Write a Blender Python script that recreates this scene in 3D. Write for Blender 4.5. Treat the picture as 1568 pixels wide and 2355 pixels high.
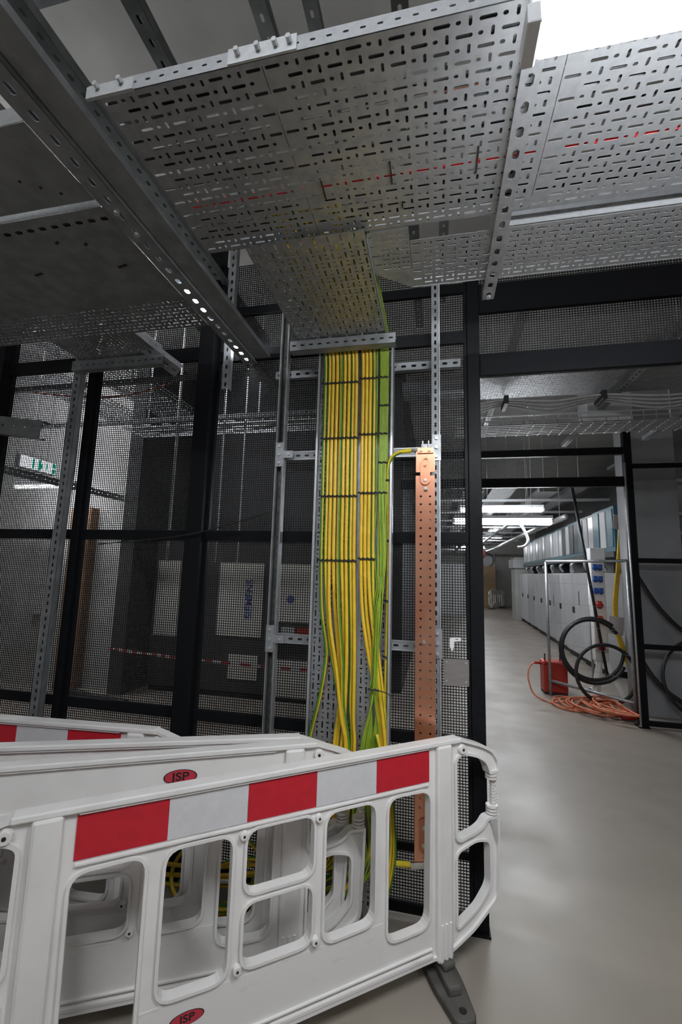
import bpy, bmesh, math, random
from mathutils import Vector, Matrix
random.seed(7)
for o in list(bpy.data.objects): bpy.data.objects.remove(o)
SC = bpy.context.scene
COL = SC.collection
R = math.radians

# ---------------------------------------------------------------- camera
F_PX, IMG_H = 1000.0, 2355.0
yaw, pit, rol = R(-12.3), R(7.85), R(1.57)
fw = Vector((math.sin(yaw)*math.cos(pit), math.cos(yaw)*math.cos(pit), math.sin(pit)))
r0 = Vector((math.cos(yaw), -math.sin(yaw), 0)); u0 = r0.cross(fw)
rt = r0*math.cos(rol) + u0*math.sin(rol); up = -r0*math.sin(rol) + u0*math.cos(rol)
cd = bpy.data.cameras.new('camera'); cam = bpy.data.objects.new('camera', cd); COL.objects.link(cam)
cd.sensor_fit = 'VERTICAL'; cd.sensor_height = 36.0; cd.lens = 36.0*F_PX/IMG_H; cd.clip_start = .05
cam.matrix_world = Matrix(((rt.x, up.x, -fw.x, 0), (rt.y, up.y, -fw.y, 0), (rt.z, up.z, -fw.z, 1.78), (0, 0, 0, 1)))
SC.camera = cam

# ---------------------------------------------------------------- world, view
w = bpy.data.worlds.new('world'); SC.world = w; w.use_nodes = True
w.node_tree.nodes['Background'].inputs[0].default_value = (.6, .7, .8, 1)
w.node_tree.nodes['Background'].inputs[1].default_value = .0
SC.view_settings.view_transform = 'Standard'; SC.view_settings.look = 'None'
SC.view_settings.gamma = 1; SC.view_settings.use_curve_mapping = False
SC.view_settings.exposure = 0.0
LAMP_NEAR, LAMP_BACK, LAMP_CORR, LAMP_FAR, LAMP_LEFT, LAMP_ROOM_FILL = 105, 106, 58, 110, 80, 190

# ---------------------------------------------------------------- materials
def mat(name, col, rough=.5, metal=0., col2=None, scale=8., bump=0., stretch=None, emit=0., spec=.5, detail=4., lo=.35, hi=.65, rough2=None):
    m = bpy.data.materials.new(name); m.use_nodes = True
    nt = m.node_tree; b = nt.nodes['Principled BSDF']
    b.inputs['Base Color'].default_value = (*col, 1); b.inputs['Roughness'].default_value = rough
    b.inputs['Metallic'].default_value = metal; b.inputs['Specular IOR Level'].default_value = spec
    if emit:
        b.inputs['Emission Color'].default_value = (*col, 1); b.inputs['Emission Strength'].default_value = emit
    if col2 or bump or rough2 is not None:
        tc = nt.nodes.new('ShaderNodeTexCoord'); mp = nt.nodes.new('ShaderNodeMapping')
        nt.links.new(tc.outputs['Object'], mp.inputs['Vector'])
        if stretch: mp.inputs['Scale'].default_value = stretch
        no = nt.nodes.new('ShaderNodeTexNoise'); no.inputs['Scale'].default_value = scale; no.inputs['Detail'].default_value = detail
        nt.links.new(mp.outputs['Vector'], no.inputs['Vector'])
        ra = nt.nodes.new('ShaderNodeMapRange'); ra.inputs['From Min'].default_value = lo; ra.inputs['From Max'].default_value = hi
        nt.links.new(no.outputs['Fac'], ra.inputs['Value'])
        if col2:
            mx = nt.nodes.new('ShaderNodeMix'); mx.data_type = 'RGBA'
            mx.inputs['A'].default_value = (*col, 1); mx.inputs['B'].default_value = (*col2, 1)
            nt.links.new(ra.outputs['Result'], mx.inputs['Factor']); nt.links.new(mx.outputs['Result'], b.inputs['Base Color'])
        if rough2 is not None:
            r2 = nt.nodes.new('ShaderNodeMapRange'); r2.inputs['To Min'].default_value = rough; r2.inputs['To Max'].default_value = rough2
            nt.links.new(ra.outputs['Result'], r2.inputs['Value']); nt.links.new(r2.outputs['Result'], b.inputs['Roughness'])
        if bump:
            bu = nt.nodes.new('ShaderNodeBump'); bu.inputs['Strength'].default_value = bump; bu.inputs['Distance'].default_value = .01
            nt.links.new(no.outputs['Fac'], bu.inputs['Height']); nt.links.new(bu.outputs['Normal'], b.inputs['Normal'])
    return m
M = {}
M['floor'] = mat('screed_floor', (.325, .285, .243), .30, 0, (.268, .233, .196), 1.6, .04, None, 0, .5, 6., .3, .7, .52)
M['concrete'] = mat('concrete_ceiling', (.50, .485, .46), .85, 0, (.42, .41, .39), 2.5, .1)
M['pale_wall'] = mat('pale_plaster', (.50, .50, .47), .8, 0, (.43, .43, .41), 2., .05)
M['dark_wall'] = mat('dark_grey_wall', (.055, .055, .058), .8, 0, (.045, .045, .047), 3., .05)
M['grey_wall'] = mat('grey_wall', (.30, .30, .31), .8, 0, (.25, .25, .26), 2., .05)
M['galv'] = mat('galvanised_steel', (.46, .47, .48), .42, .75, (.36, .37, .385), 22., .03, None, 0, .5, 5., .35, .65, .55)
M['galv_dull_shade'] = mat('dull_and_shaded_steel', (.33, .34, .35), .55, .6, (.25, .26, .27), 14., .03)  # dull steel; its tone also stands in for shade on the drop bracket
M['galv_shaded'] = mat('shaded_galvanised_steel', (.16, .165, .16), .55, .5, (.11, .115, .112), 14., .03)  # steel darkened to carry shade on high channels and inside the left upright
M['zinc'] = mat('bright_zinc', (.64, .65, .66), .45, .8, (.56, .57, .58), 40.)
M['black'] = mat('black_powder_coat', (.008, .0085, .010), .42, 0, (.011, .0115, .013), 60., .02, spec=.1)
M['wire'] = mat('black_mesh_wire', (.010, .010, .011), .6, 0, (.016, .016, .016), 40., spec=.25)
M['white'] = mat('white_plastic', (.80, .775, .755), .38, 0, (.72, .695, .67), 5., .02, None, 0, .5, 5., .45, .75)
M['dirt_white'] = mat('scuffed_white_plastic', (.78, .755, .73), .45, 0, (.62, .57, .52), 9., .01, (1, 1, 3), 0, .5, 6., .60, .85)
M['red'] = mat('red_reflective', (.56, .015, .03), .38, 0, (.50, .013, .027), 30.)
M['sheet'] = mat('white_reflective', (.66, .65, .66), .35, 0, (.62, .61, .62), 30.)
M['badge'] = mat('badge_red', (.52, .035, .06), .4)
M['ink'] = mat('black_ink', (.015, .012, .012), .5)
M['rubber'] = mat('grey_rubber', (.06, .057, .052), .75, 0, (.11, .10, .09), 9., .15)
M['blackrub'] = mat('black_rubber', (.014, .014, .015), .5, 0, (.024, .024, .025), 30.)
M['copper'] = mat('copper_bar', (.80, .40, .26), .27, .9, (.70, .29, .17), 7., 0, (1, 1, .6), 0, .5, 3., .35, .7)
M['copper_shaded'] = mat('copper_link_shaded', (.66, .30, .18), .36, .9, (.58, .24, .14), 9.)  # darker copper stands in for the shadow outlines of the link plates
M['tin'] = mat('tinned_lug', (.70, .68, .64), .28, .9, (.6, .58, .54), 30.)
M['yellow'] = mat('cable_yellow', (.78, .52, .035), .42, 0, (.70, .45, .03), 20.)
M['green'] = mat('cable_green', (.10, .24, .02), .42, 0, (.08, .20, .018), 20.)
M['lime'] = mat('thin_cable_lime', (.30, .42, .035), .42, 0, (.24, .36, .03), 20.)
M['sleeve'] = mat('clear_yellow_sleeve', (.72, .58, .05), .18, 0, (.66, .50, .03), 30.)
M['steelplate'] = mat('brushed_plate', (.42, .385, .37), .38, .7, (.36, .33, .315), 18., 0, (1, 1, 12))
M['cab'] = mat('cabinet_grey', (.60, .60, .61), .5, 0, (.54, .54, .55), 3., .02, (1, 1, .5))
M['film'] = mat('plastic_film', (.55, .55, .56), .3, 0, (.42, .42, .43), 4., .25, (3, 3, .6))
M['teal'] = mat('teal_frame', (.035, .13, .17), .45, 0, (.03, .10, .14), 9.)
M['blue'] = mat('blue_plastic', (.03, .11, .42), .35, 0, (.025, .09, .35), 20.)
M['redplastic'] = mat('red_plastic', (.50, .03, .025), .35, 0, (.42, .025, .02), 20.)
M['boxred'] = mat('painted_red_box', (.45, .035, .022), .4, 0, (.36, .028, .018), 8., .03)
M['orange'] = mat('orange_cable', (.70, .23, .125), .5, 0, (.60, .18, .09), 30.)
M['wood'] = mat('crate_wood', (.52, .37, .22), .7, 0, (.44, .30, .17), 6., .1, (1, 1, 8))
M['brown'] = mat('brown_laminate', (.26, .14, .075), .55, 0, (.21, .11, .055), 5., .03, (1, 1, 6))
M['paper'] = mat('paper_notice', (.62, .56, .53), .8, 0, (.56, .50, .47), 20.)
M['swdark'] = mat('switchgear_dark', (.05, .048, .05), .5, 0, (.04, .038, .04), 10.)
M['swwhite'] = mat('switchgear_cover', (.66, .64, .58), .55, 0, (.60, .58, .52), 5.)
M['brandblue'] = mat('lettering_blue', (.06, .08, .32), .5)
M['doorgrey'] = mat('grey_steel_door', (.50, .485, .47), .32, .3, (.42, .40, .39), 3., .02)
M['redcable'] = mat('red_cable', (.55, .02, .02), .45, 0, (.45, .02, .02), 20.)
M['whitecable'] = mat('grey_white_cable', (.50, .50, .50), .45, 0, (.42, .42, .42), 20.)
M['lens'] = mat('lamp_body', (.75, .76, .78), .4, 0, (.7, .71, .73), 20.)
def lamp_mat(name, strength, col=(.92, .96, 1.)): return mat(name, col, .4, emit=strength)
M['green_sign'] = mat('sign_green', (.0, .55, .36), .4, emit=.9)
M['lit_white'] = mat('sign_white', (.9, .95, 1.), .4, emit=5.)

# ---------------------------------------------------------------- mesh builder
def V(*a): return Vector(a)
class MB:
    def __init__(s): s.v = []; s.f = []; s.m = []
    def add(s, vs, fs, mi=0):
        k = len(s.v); s.v.extend([tuple(x) for x in vs])
        for f in fs: s.f.append(tuple(i+k for i in f)); s.m.append(mi)
    def box(s, x0, y0, z0, x1, y1, z1, mi=0):
        s.add([(x0,y0,z0),(x1,y0,z0),(x1,y1,z0),(x0,y1,z0),(x0,y0,z1),(x1,y0,z1),(x1,y1,z1),(x0,y1,z1)],
              [(0,3,2,1),(4,5,6,7),(0,1,5,4),(1,2,6,5),(2,3,7,6),(3,0,4,7)], mi); return s
    def bar(s, p0, p1, wdt, hgt, upv=(0,0,1), mi=0):      # box section from p0 to p1
        p0 = Vector(p0); p1 = Vector(p1); a = (p1-p0).normalized(); n = Vector(upv); n = (n-a*n.dot(a)).normalized(); sd = a.cross(n)
        vs = [p+sd*(i*wdt/2)+n*(j*hgt/2) for p in (p0, p1) for i, j in ((-1,-1),(1,-1),(1,1),(-1,1))]
        s.add(vs, [(0,1,2,3),(7,6,5,4),(0,4,5,1),(1,5,6,2),(2,6,7,3),(3,7,4,0)], mi); return s
    def cyl(s, p0, p1, r, n=10, mi=0, r1=None):
        p0 = Vector(p0); p1 = Vector(p1); a = (p1-p0).normalized(); q = V(0,0,1) if abs(a.z) < .9 else V(1,0,0)
        x = a.cross(q).normalized(); y = a.cross(x); r1 = r if r1 is None else r1
        vs = [p+(x*math.cos(2*math.pi*i/n)+y*math.sin(2*math.pi*i/n))*rr for p, rr in ((p0, r),(p1, r1)) for i in range(n)]
        s.add(vs, [(i, (i+1)%n, n+(i+1)%n, n+i) for i in range(n)]+[tuple(range(n-1,-1,-1)), tuple(range(n, 2*n))], mi); return s
    def tube(s, path, r, n=8, mis=(0,), phase=0., twist=0., closed=False, start=None):
        P = [Vector(p) for p in path]; N = len(P); ring = []; nv = Vector(start) if start else None
        for i in range(N):
            t = (P[(i+1) % N]-P[i-1]) if closed else (P[min(i+1, N-1)]-P[max(i-1, 0)])
            t.normalize()
            if nv is None: nv = t.orthogonal().normalized()
            nv = (nv-t*nv.dot(t)).normalized(); b = t.cross(nv)
            ring.append([P[i]+(nv*math.cos(2*math.pi*k/n)+b*math.sin(2*math.pi*k/n))*r for k in range(n)])
        k0 = len(s.v)
        for rg in ring: s.v.extend([tuple(p) for p in rg])
        for i in range(N if closed else N-1):
            j = (i+1) % N
            for k in range(n):
                s.f.append((k0+i*n+k, k0+i*n+(k+1)%n, k0+j*n+(k+1)%n, k0+j*n+k))
                q = (k+phase+twist*i) % n
                s.m.append(mis[int(q*len(mis)/n) % len(mis)])
        if not closed:
            s.f.append(tuple(k0+k for k in range(n-1,-1,-1))); s.m.append(mis[0])
            s.f.append(tuple(k0+(N-1)*n+k for k in range(n))); s.m.append(mis[0])
        return s
    def prism(s, poly, ax, ay, az, o, t, mi=0):            # polygon (convex enough for an ngon) extruded by t along az
        o = Vector(o); ax = Vector(ax); ay = Vector(ay); az = Vector(az); n = len(poly)
        vs = [o+ax*p[0]+ay*p[1] for p in poly]+[o+ax*p[0]+ay*p[1]+az*t for p in poly]
        s.add(vs, [tuple(range(n)), tuple(range(2*n-1, n-1, -1))]+[(i, i+n, (i+1)%n+n, (i+1)%n) for i in range(n)], mi); return s
    def cell(s, o, ax, ay, az, x0, x1, y0, y1, hole, t, mi=0):    # plate cell with one chamfered slot hole (w,h) in its middle
        vs = []; fs = []
        cx, cy = (x0+x1)/2, (y0+y1)/2
        rect = [(x0,y0),(x1,y0),(x1,y1),(x0,y1)]
        if hole is None:
            for d in (0, t): vs += [o+ax*p[0]+ay*p[1]+az*d for p in rect]
            fs = [(0,1,2,3),(7,6,5,4),(0,4,5,1),(1,5,6,2),(2,6,7,3),(3,7,4,0)]
            s.add(vs, fs, mi); return
        hw, hh = hole[0]/2, hole[1]/2; c = min(hw, hh)*.62
        h = [(cx-hw+c,cy-hh),(cx+hw-c,cy-hh),(cx+hw,cy-hh+c),(cx+hw,cy+hh-c),(cx+hw-c,cy+hh),(cx-hw+c,cy+hh),(cx-hw,cy+hh-c),(cx-hw,cy-hh+c)]
        for d in (0, t): vs += [o+ax*p[0]+ay*p[1]+az*d for p in rect+h]
        F1 = [(0,1,5,4),(1,6,5),(1,2,7,6),(2,8,7),(2,3,9,8),(3,10,9),(3,0,11,10),(0,4,11)]
        fs = F1+[tuple(i+12 for i in reversed(f)) for f in F1]
        fs += [(4+i, 4+(i+1)%8, 16+(i+1)%8, 16+i) for i in range(8)]
        s.add(vs, fs, mi)
    def perf(s, o, ax, ay, az, L, W, t=.002, px=.115, py=.0305, k=1., mi=0, skip=0.):
        o = Vector(o); ax = Vector(ax); ay = Vector(ay); az = Vector(az)
        n = max(1, int(W/py)); mg = (W-n*py)/2
        if mg > .001:
            s.cell(o, ax, ay, az, 0, L, 0, mg, None, t, mi); s.cell(o, ax, ay, az, 0, L, W-mg, W, None, t, mi)
        pat = [(.055*px/.115, (.038*k, .0085*k)), (.028*px/.115, (.0115*k, .0085*k)), (.032*px/.115, (.0075*k, .019*k))]
        for r in range(n):
            y0 = mg+r*py; x = 0. if r % 2 == 0 else px*.5
            if x: s.cell(o, ax, ay, az, 0, x, y0, y0+py, None, t, mi)
            i = 0
            while x+pat[i % 3][0] <= L:
                ln, h = pat[i % 3]
                s.cell(o, ax, ay, az, x, x+ln, y0, y0+py, h, t, mi); x += ln; i += 1
            if L-x > .0005: s.cell(o, ax, ay, az, x, L, y0, y0+py, None, t, mi)
    def strut(s, p0, p1, face, wd=.041, dp=.041, pitch=.05, slot=(.028, .013), t=.0025, lip=.009, mi=0):
        p0 = Vector(p0); p1 = Vector(p1); a = (p1-p0); L = a.length; a.normalize(); n = Vector(face).normalized(); sd = a.cross(n)
        o = p0-sd*(wd/2)
        k = max(1, int(L/pitch)); pr = L/k
        for i in range(k): s.cell(o, a, sd, -n, i*pr, (i+1)*pr, 0, wd, slot, t, mi)
        for e in (0, wd-t):
            q = o+sd*e
            s.add([q+a*x+sd*y-n*z for x in (0, L) for y, z in ((0,t),(t,t),(t,dp),(0,dp))], [(0,1,2,3),(7,6,5,4),(0,4,5,1),(1,5,6,2),(2,6,7,3),(3,7,4,0)], mi)
        for e in (0, wd-lip):
            q = o+sd*e-n*(dp-t)
            s.add([q+a*x+sd*y-n*z for x in (0, L) for y, z in ((0,0),(lip,0),(lip,t),(0,t))], [(0,1,2,3),(7,6,5,4),(0,4,5,1),(1,5,6,2),(2,6,7,3),(3,7,4,0)], mi)
        return s
    def build(s, name, mats, parent=None, smooth=False, bevel=0., loc=None, weld=False):
        me = bpy.data.meshes.new(name)
        o = Vector(loc) if loc is not None else V(0,0,0)
        me.from_pydata([(x-o.x, y-o.y, z-o.z) for x, y, z in s.v], [], s.f)
        if not isinstance(mats, (list, tuple)): mats = [mats]
        for k in mats: me.materials.append(M[k] if isinstance(k, str) else k)
        me.polygons.foreach_set('material_index', s.m)
        if smooth: me.polygons.foreach_set('use_smooth', [True]*len(me.polygons))
        bm = bmesh.new(); bm.from_mesh(me)
        if weld: bmesh.ops.remove_doubles(bm, verts=bm.verts, dist=1e-5)
        bmesh.ops.recalc_face_normals(bm, faces=bm.faces); bm.to_mesh(me); bm.free()
        ob = bpy.data.objects.new(name, me); COL.objects.link(ob); ob.location = o
        if parent is not None: child(ob, parent)
        if bevel:
            b = ob.modifiers.new('bevel', 'BEVEL'); b.width = bevel; b.segments = 2; b.limit_method = 'ANGLE'
        return ob
def world_of(o):
    m = Matrix.LocRotScale(o.location, o.rotation_euler, o.scale)
    if o.parent: return world_of(o.parent) @ o.matrix_parent_inverse @ m
    return m
def child(o, parent):
    o.parent = parent; o.matrix_parent_inverse = world_of(parent).inverted(); return o
def tag(o, label, cat, group=None, kind=None):
    o['label'] = label; o['category'] = cat
    if group: o['group'] = group
    if kind: o['kind'] = kind
    return o
def thing(name, label, cat, loc, group=None):
    o = bpy.data.objects.new(name, None); COL.objects.link(o); o.location = loc; o.empty_display_size = .1
    return tag(o, label, cat, group)
def struct(name, mb, m, parent=None):
    o = mb.build(name, m, parent)
    if parent is None: o['kind'] = 'structure'
    return o
def copy_tree(o, parent=None):
    c = o.copy(); COL.objects.link(c)
    if parent is not None: c.parent = parent
    for ch in list(o.children): copy_tree(ch, c)
    return c
def smooth_path(pts, n=6):
    P = [Vector(p) for p in pts]; out = []
    for i in range(len(P)-1):
        a = P[max(i-1,0)]; b = P[i]; c = P[i+1]; d = P[min(i+2, len(P)-1)]
        for k in range(n):
            t = k/n
            out.append(.5*((2*b)+(c-a)*t+(2*a-5*b+4*c-d)*t*t+(3*b-a-3*c+d)*t**3))
    out.append(P[-1]); return out
def round_poly(pts, r, n=5):
    out = []; N = len(pts)
    for i in range(N):
        p = Vector((*pts[i][:2], 0)); a = Vector((*pts[i-1][:2], 0)); b = Vector((*pts[(i+1)%N][:2], 0))
        rr = pts[i][2] if len(pts[i]) > 2 else r
        rr = min(rr, (a-p).length*.42, (b-p).length*.42)
        if rr < 1e-4: out.append((p.x, p.y)); continue
        p0 = p+(a-p).normalized()*rr; p1 = p+(b-p).normalized()*rr
        for k in range(n+1):
            t = k/n; q = p0*(1-t)**2+p*2*t*(1-t)+p1*t*t; out.append((q.x, q.y))
    res = []
    for q in out:
        if not res or math.hypot(q[0]-res[-1][0], q[1]-res[-1][1]) > .0025: res.append(q)
    if math.hypot(res[0][0]-res[-1][0], res[0][1]-res[-1][1]) < .0025: res.pop()
    return res
def inset(poly, d):                                       # positive d moves inwards for counter-clockwise polygons
    N = len(poly); out = []
    area = sum(poly[i][0]*poly[(i+1)%N][1]-poly[(i+1)%N][0]*poly[i][1] for i in range(N))
    if area < 0: d = -d
    for i in range(N):
        p = Vector(poly[i]); a = p-Vector(poly[i-1]); b = Vector(poly[(i+1)%N])-p
        if a.length < 1e-7 or b.length < 1e-7: out.append(tuple(p)); continue
        a.normalize(); b.normalize()
        n = Vector((-a.y-b.y, a.x+b.x))
        if n.length < 1e-5: out.append(tuple(p)); continue
        n.normalize(); c = max(.5, n.dot(Vector((-a.y, a.x))))
        q = p+n*(d/c); out.append((q.x, q.y))
    return out
def plate2d(polys, depth, bevel=0.):                      # filled outline with holes, thickness 2*depth, as (verts, faces) in the xz plane
    cu = bpy.data.curves.new('tmp', 'CURVE'); cu.dimensions = '2D'; cu.fill_mode = 'BOTH'; cu.extrude = max(depth-bevel, .0001); cu.bevel_depth = bevel; cu.bevel_resolution = 1
    if bevel: cu.offset = -bevel
    for pl in polys:
        sp = cu.splines.new('POLY'); sp.points.add(len(pl)-1); sp.use_cyclic_u = True
        for i, p in enumerate(pl): sp.points[i].co = (p[0], p[1], 0, 1)
    ob = bpy.data.objects.new('tmp', cu); COL.objects.link(ob)
    dg = bpy.context.evaluated_depsgraph_get(); dg.update()
    me = bpy.data.meshes.new_from_object(ob.evaluated_get(dg))
    vs = [(v.co.x, -v.co.z, v.co.y) for v in me.vertices]; fs = [tuple(p.vertices) for p in me.polygons]
    bpy.data.objects.remove(ob); bpy.data.curves.remove(cu); bpy.data.meshes.remove(me)
    return vs, fs
def text_mesh(body, size):
    cu = bpy.data.curves.new('tmp', 'FONT'); cu.body = body; cu.size = size; cu.align_x = 'CENTER'; cu.align_y = 'CENTER'; cu.extrude = .0004; cu.offset = size*.02
    ob = bpy.data.objects.new('tmp', cu); COL.objects.link(ob)
    dg = bpy.context.evaluated_depsgraph_get(); dg.update()
    me = bpy.data.meshes.new_from_object(ob.evaluated_get(dg))
    vs = [tuple(v.co) for v in me.vertices]; fs = [tuple(p.vertices) for p in me.polygons]
    bpy.data.objects.remove(ob); bpy.data.curves.remove(cu); bpy.data.meshes.remove(me)
    return vs, fs
def torus_arc(c, r, n=40, ax=(1,0,0), ay=(0,0,1), a0=0., a1=2*math.pi, jit=0.):
    c = Vector(c); ax = Vector(ax); ay = Vector(ay)
    return [c+ax*(r*math.cos(a0+(a1-a0)*i/n)*(1+random.uniform(-jit, jit)))+ay*(r*math.sin(a0+(a1-a0)*i/n)) for i in range(n+1)]
X_, Y_, Z_ = V(1,0,0), V(0,1,0), V(0,0,1)

# ================================================================ SETTING
ZC = 5.2
struct('floor', MB().box(-9, -4, -.1, 6, 29, 0), 'floor')
struct('ceiling', MB().box(-9, -4, ZC, 6, 29, ZC+.1), 'concrete')
struct('wall_left', MB().box(-9.1, -4, 0, -9, 7, ZC), 'pale_wall')
struct('wall_right', MB().box(6, -4, 0, 6.1, 29, ZC), 'grey_wall')
struct('wall_rear', MB().box(-9, -4.1, 0, 6, -4, ZC), 'grey_wall')
struct('wall_far', MB().box(-.6, 28.5, 0, 6, 28.6, ZC), 'pale_wall')
struct('wall_corridor', MB().box(-.6, 6.9, 0, -.5, 28.5, ZC), 'dark_wall')
struct('wall_back', MB().box(-4.5, 6.9, 0, -.6, 7.0, ZC), 'dark_wall')
struct('wall_pale', MB().box(-9, 5.75, 0, -4.50, 5.9, ZC), 'pale_wall')
struct('wall_column', MB().box(-4.50, 5.55, 0, -4.28, 6.9, ZC), 'dark_wall')
struct('trim_1', MB().box(-5.45, 5.6, 0, -5.10, 5.75, 2.65), 'brown')
dr = struct('door_1', MB().box(-7.6, 5.62, .0, -5.75, 5.75, 2.25), 'doorgrey')
struct('door_handle', MB().box(-5.95, 5.57, 1.02, -5.83, 5.62, 1.05).box(-5.95, 5.585, 1.0, -5.92, 5.62, 1.07), 'zinc', dr)

# ================================================================ LAMPS (batten fittings)
def batten(label, p0, p1, strength, wdt=.09, hang=None, group=None, body_up=.05, bw=1., dh=.045):
    p0 = V(*p0); p1 = V(*p1); c = (p0+p1)/2
    t = thing('batten_light', label, 'light', c, group)
    MB().bar(p0+Z_*body_up, p1+Z_*body_up, wdt*bw, .05).build('lamp_body', 'lens', t, bevel=.006)
    d = (p1-p0).normalized(); lm = lamp_mat('lamp_glow', strength)
    MB().bar(p0+d*.02, p1-d*.02, wdt*.8, dh).build('lamp_diffuser', lm, t, bevel=.01)
    for e, sg in ((p0, -1), (p1, 1)):
        MB().bar(e-d*sg*.02+Z_*.0, e+d*sg*.01, wdt, .05).build('end_cap', 'lens', t, bevel=.004)
    if hang:
        for k in (.2, .8):
            q = p0.lerp(p1, k)+Z_*(body_up+.02); MB().cyl(q, (q.x, q.y, hang), .004, 6).build('hanger_rod', 'zinc', t)
    return t
batten('long bright batten light hanging at the top right beside the wide perforated tray', (.20, .855, 2.94), (1.75, .855, 2.94), LAMP_NEAR, .09, hang=ZC, bw=.5)
batten('ceiling batten light behind the viewer over the white barriers', (-1.4, -1.1, 4.0), (.5, -1.1, 4.0), LAMP_BACK, .14, hang=ZC)
batten('second ceiling batten light behind the viewer on the corridor side', (1.2, -1.1, 4.0), (2.8, -1.1, 4.0), LAMP_BACK*.2, .14, hang=ZC)
batten('bright twin batten light hanging in the doorway above the corridor, lower fitting', (.30, 7.4, 2.66), (1.82, 7.4, 2.66), LAMP_CORR*.75, .12, hang=ZC, dh=.10, body_up=.07)
batten('bright batten light in the corridor just above and behind the doorway fitting', (.45, 8.3, 2.98), (1.9, 8.3, 2.98), LAMP_CORR*.9, .12, hang=ZC, dh=.07, body_up=.06)
for i, (y, nm) in enumerate(((12.5, 'nearest of the three small far batten lights down the corridor'), (17.5, 'middle one of the three small far batten lights down the corridor'), (23.5, 'farthest small batten light at the end of the corridor'))):
    batten(nm, (1.1, y, 3.25), (2.5, y, 3.25), LAMP_FAR, .10, hang=ZC, group='far corridor lights')
batten('batten light glowing behind the mesh at the left below the exit sign', (-6.1, 5.2, 2.9), (-5.02, 5.2, 2.9), LAMP_LEFT, .08, hang=ZC)
batten('added unseen fill light high over the pale wall at the left', (-6.4, 4.4, 4.95), (-4.9, 4.4, 4.95), LAMP_ROOM_FILL, .12, hang=ZC)  # unseen lamp added to brighten the pale wall behind the mesh
batten('added unseen fill light high over the dark switchgear', (-4.3, 3.5, 4.95), (-3.1, 3.5, 4.95), LAMP_ROOM_FILL, .12, hang=ZC)  # unseen lamp added to light the switchgear covers, hidden by the trays
batten('short lamp inside the slotted channel at the left, nearer one', (-1.218, 1.80, 3.205), (-1.218, 2.05, 3.205), 110, .05, group='channel lamps')
batten('short lamp inside the slotted channel at the left, farther one', (-1.218, 2.38, 3.205), (-1.218, 2.58, 3.205), 110, .05, group='channel lamps')

# ================================================================ OVERHEAD TRAYS
def flange(t, p0, p1, h, face, lip=None, name='flange', holes=True, m='galv', pitch=.045):
    mb = MB(); p0 = V(*p0); p1 = V(*p1); a = (p1-p0); L = a.length; a.normalize(); k = max(1, int(L/pitch)); pr = L/k
    for i in range(k): mb.cell(p0, a, Z_, V(*face), i*pr, (i+1)*pr, 0, h, (.016, .007) if holes else None, .002)
    o = mb.build(name, m, t)
    if lip:
        l = V(*lip); q0 = p0+Z_*h; q1 = p1+Z_*h
        MB().bar(q0+l*.5, q1+l*.5, l.length, .004).build('lip', m, t)
    return o
ZT = 3.17
T1 = thing('cable_tray', 'wide perforated steel cable tray running overhead across the picture', 'cable tray', (.5, 1.25, ZT))
for x0, x1 in ((-.985, -.47), (-.468, .35), (.352, 1.5), (1.502, 3.2)):
    mb = MB(); mb.perf((x0, .94, ZT), X_, Y_, Z_, x1-x0, .65, k=1.14); mb.build('tray_section', 'galv', T1)
flange(T1, (-1.02, .936, ZT-.004), (3.2, .936, ZT-.004), .048, (0,-1,0), (0,.016,0))
flange(T1, (-.985, 1.592, ZT), (3.2, 1.592, ZT), .06, (0,1,0), (0,-.016,0))
MB().box(-1.02, .928, ZT-.008, -.86, .937, ZT+.032).build('joint_plate', 'zinc', T1)
MB().box(-.56, .928, ZT-.006, -.36, .934, ZT+.044).build('joint_plate', 'zinc', T1)
for x in (-.98, -.9, -.53, -.47, -.42, -.38):
    MB().cyl((x, .925, ZT+.02), (x, .912, ZT+.02), .008, 6).build('bolt', 'zinc', T1)
for x0, y0, y1 in ((-.40, 1.33, 1.41), (-.15, 1.30, 1.39), (.14, 1.30, 1.40), (-.12, 1.47, 1.50)):
    MB().box(x0, y0, ZT-.003, x0+.005, y1, ZT-.0008).build('seam_edge', 'ink', T1)
T2 = thing('cable_tray', 'narrower perforated tray parallel behind the wide tray on the right', 'cable tray', (1.2, 1.84, ZT))
mb = MB(); mb.perf((-.10, 1.675, ZT), X_, Y_, Z_, 3.3, .30, px=.10, py=.028); mb.build('tray_section', 'galv', T2)
flange(T2, (.27, 1.667, ZT), (3.2, 1.667, ZT), .06, (0,-1,0), (0,.014,0))
flange(T2, (-.10, 1.98, ZT), (3.2, 1.98, ZT), .06, (0,1,0), (0,-.014,0))
# branch piece joining it to the tray above the cable drop
mb = MB(); mb.perf((-.272, 1.60, ZT-.004), X_, Y_, Z_, .17, .25, px=.085, py=.028)
mb.prism([(-.272, 1.852), (-.10, 1.852), (-.10, 1.98)], X_, Y_, Z_, (0, 0, ZT-.004), .003)
mb.build('branch_plate', 'galv', T2)
T3 = thing('cable_tray', 'perforated tray leading from the wide tray to the vertical cable drop', 'cable tray', (-.53, 1.95, ZT-.03))
mb = MB(); mb.perf((-.79, 1.548, ZT-.03), Y_, X_, Z_, .797, .515, px=.10, py=.0286); mb.build('tray_section', 'galv', T3)
flange(T3, (-.79, 1.60, ZT-.03), (-.79, 2.345, ZT-.03), .06, (-1,0,0), (.014,0,0))
flange(T3, (-.275, 1.60, ZT-.03), (-.275, 2.345, ZT-.03), .06, (1,0,0), (-.014,0,0))
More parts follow.
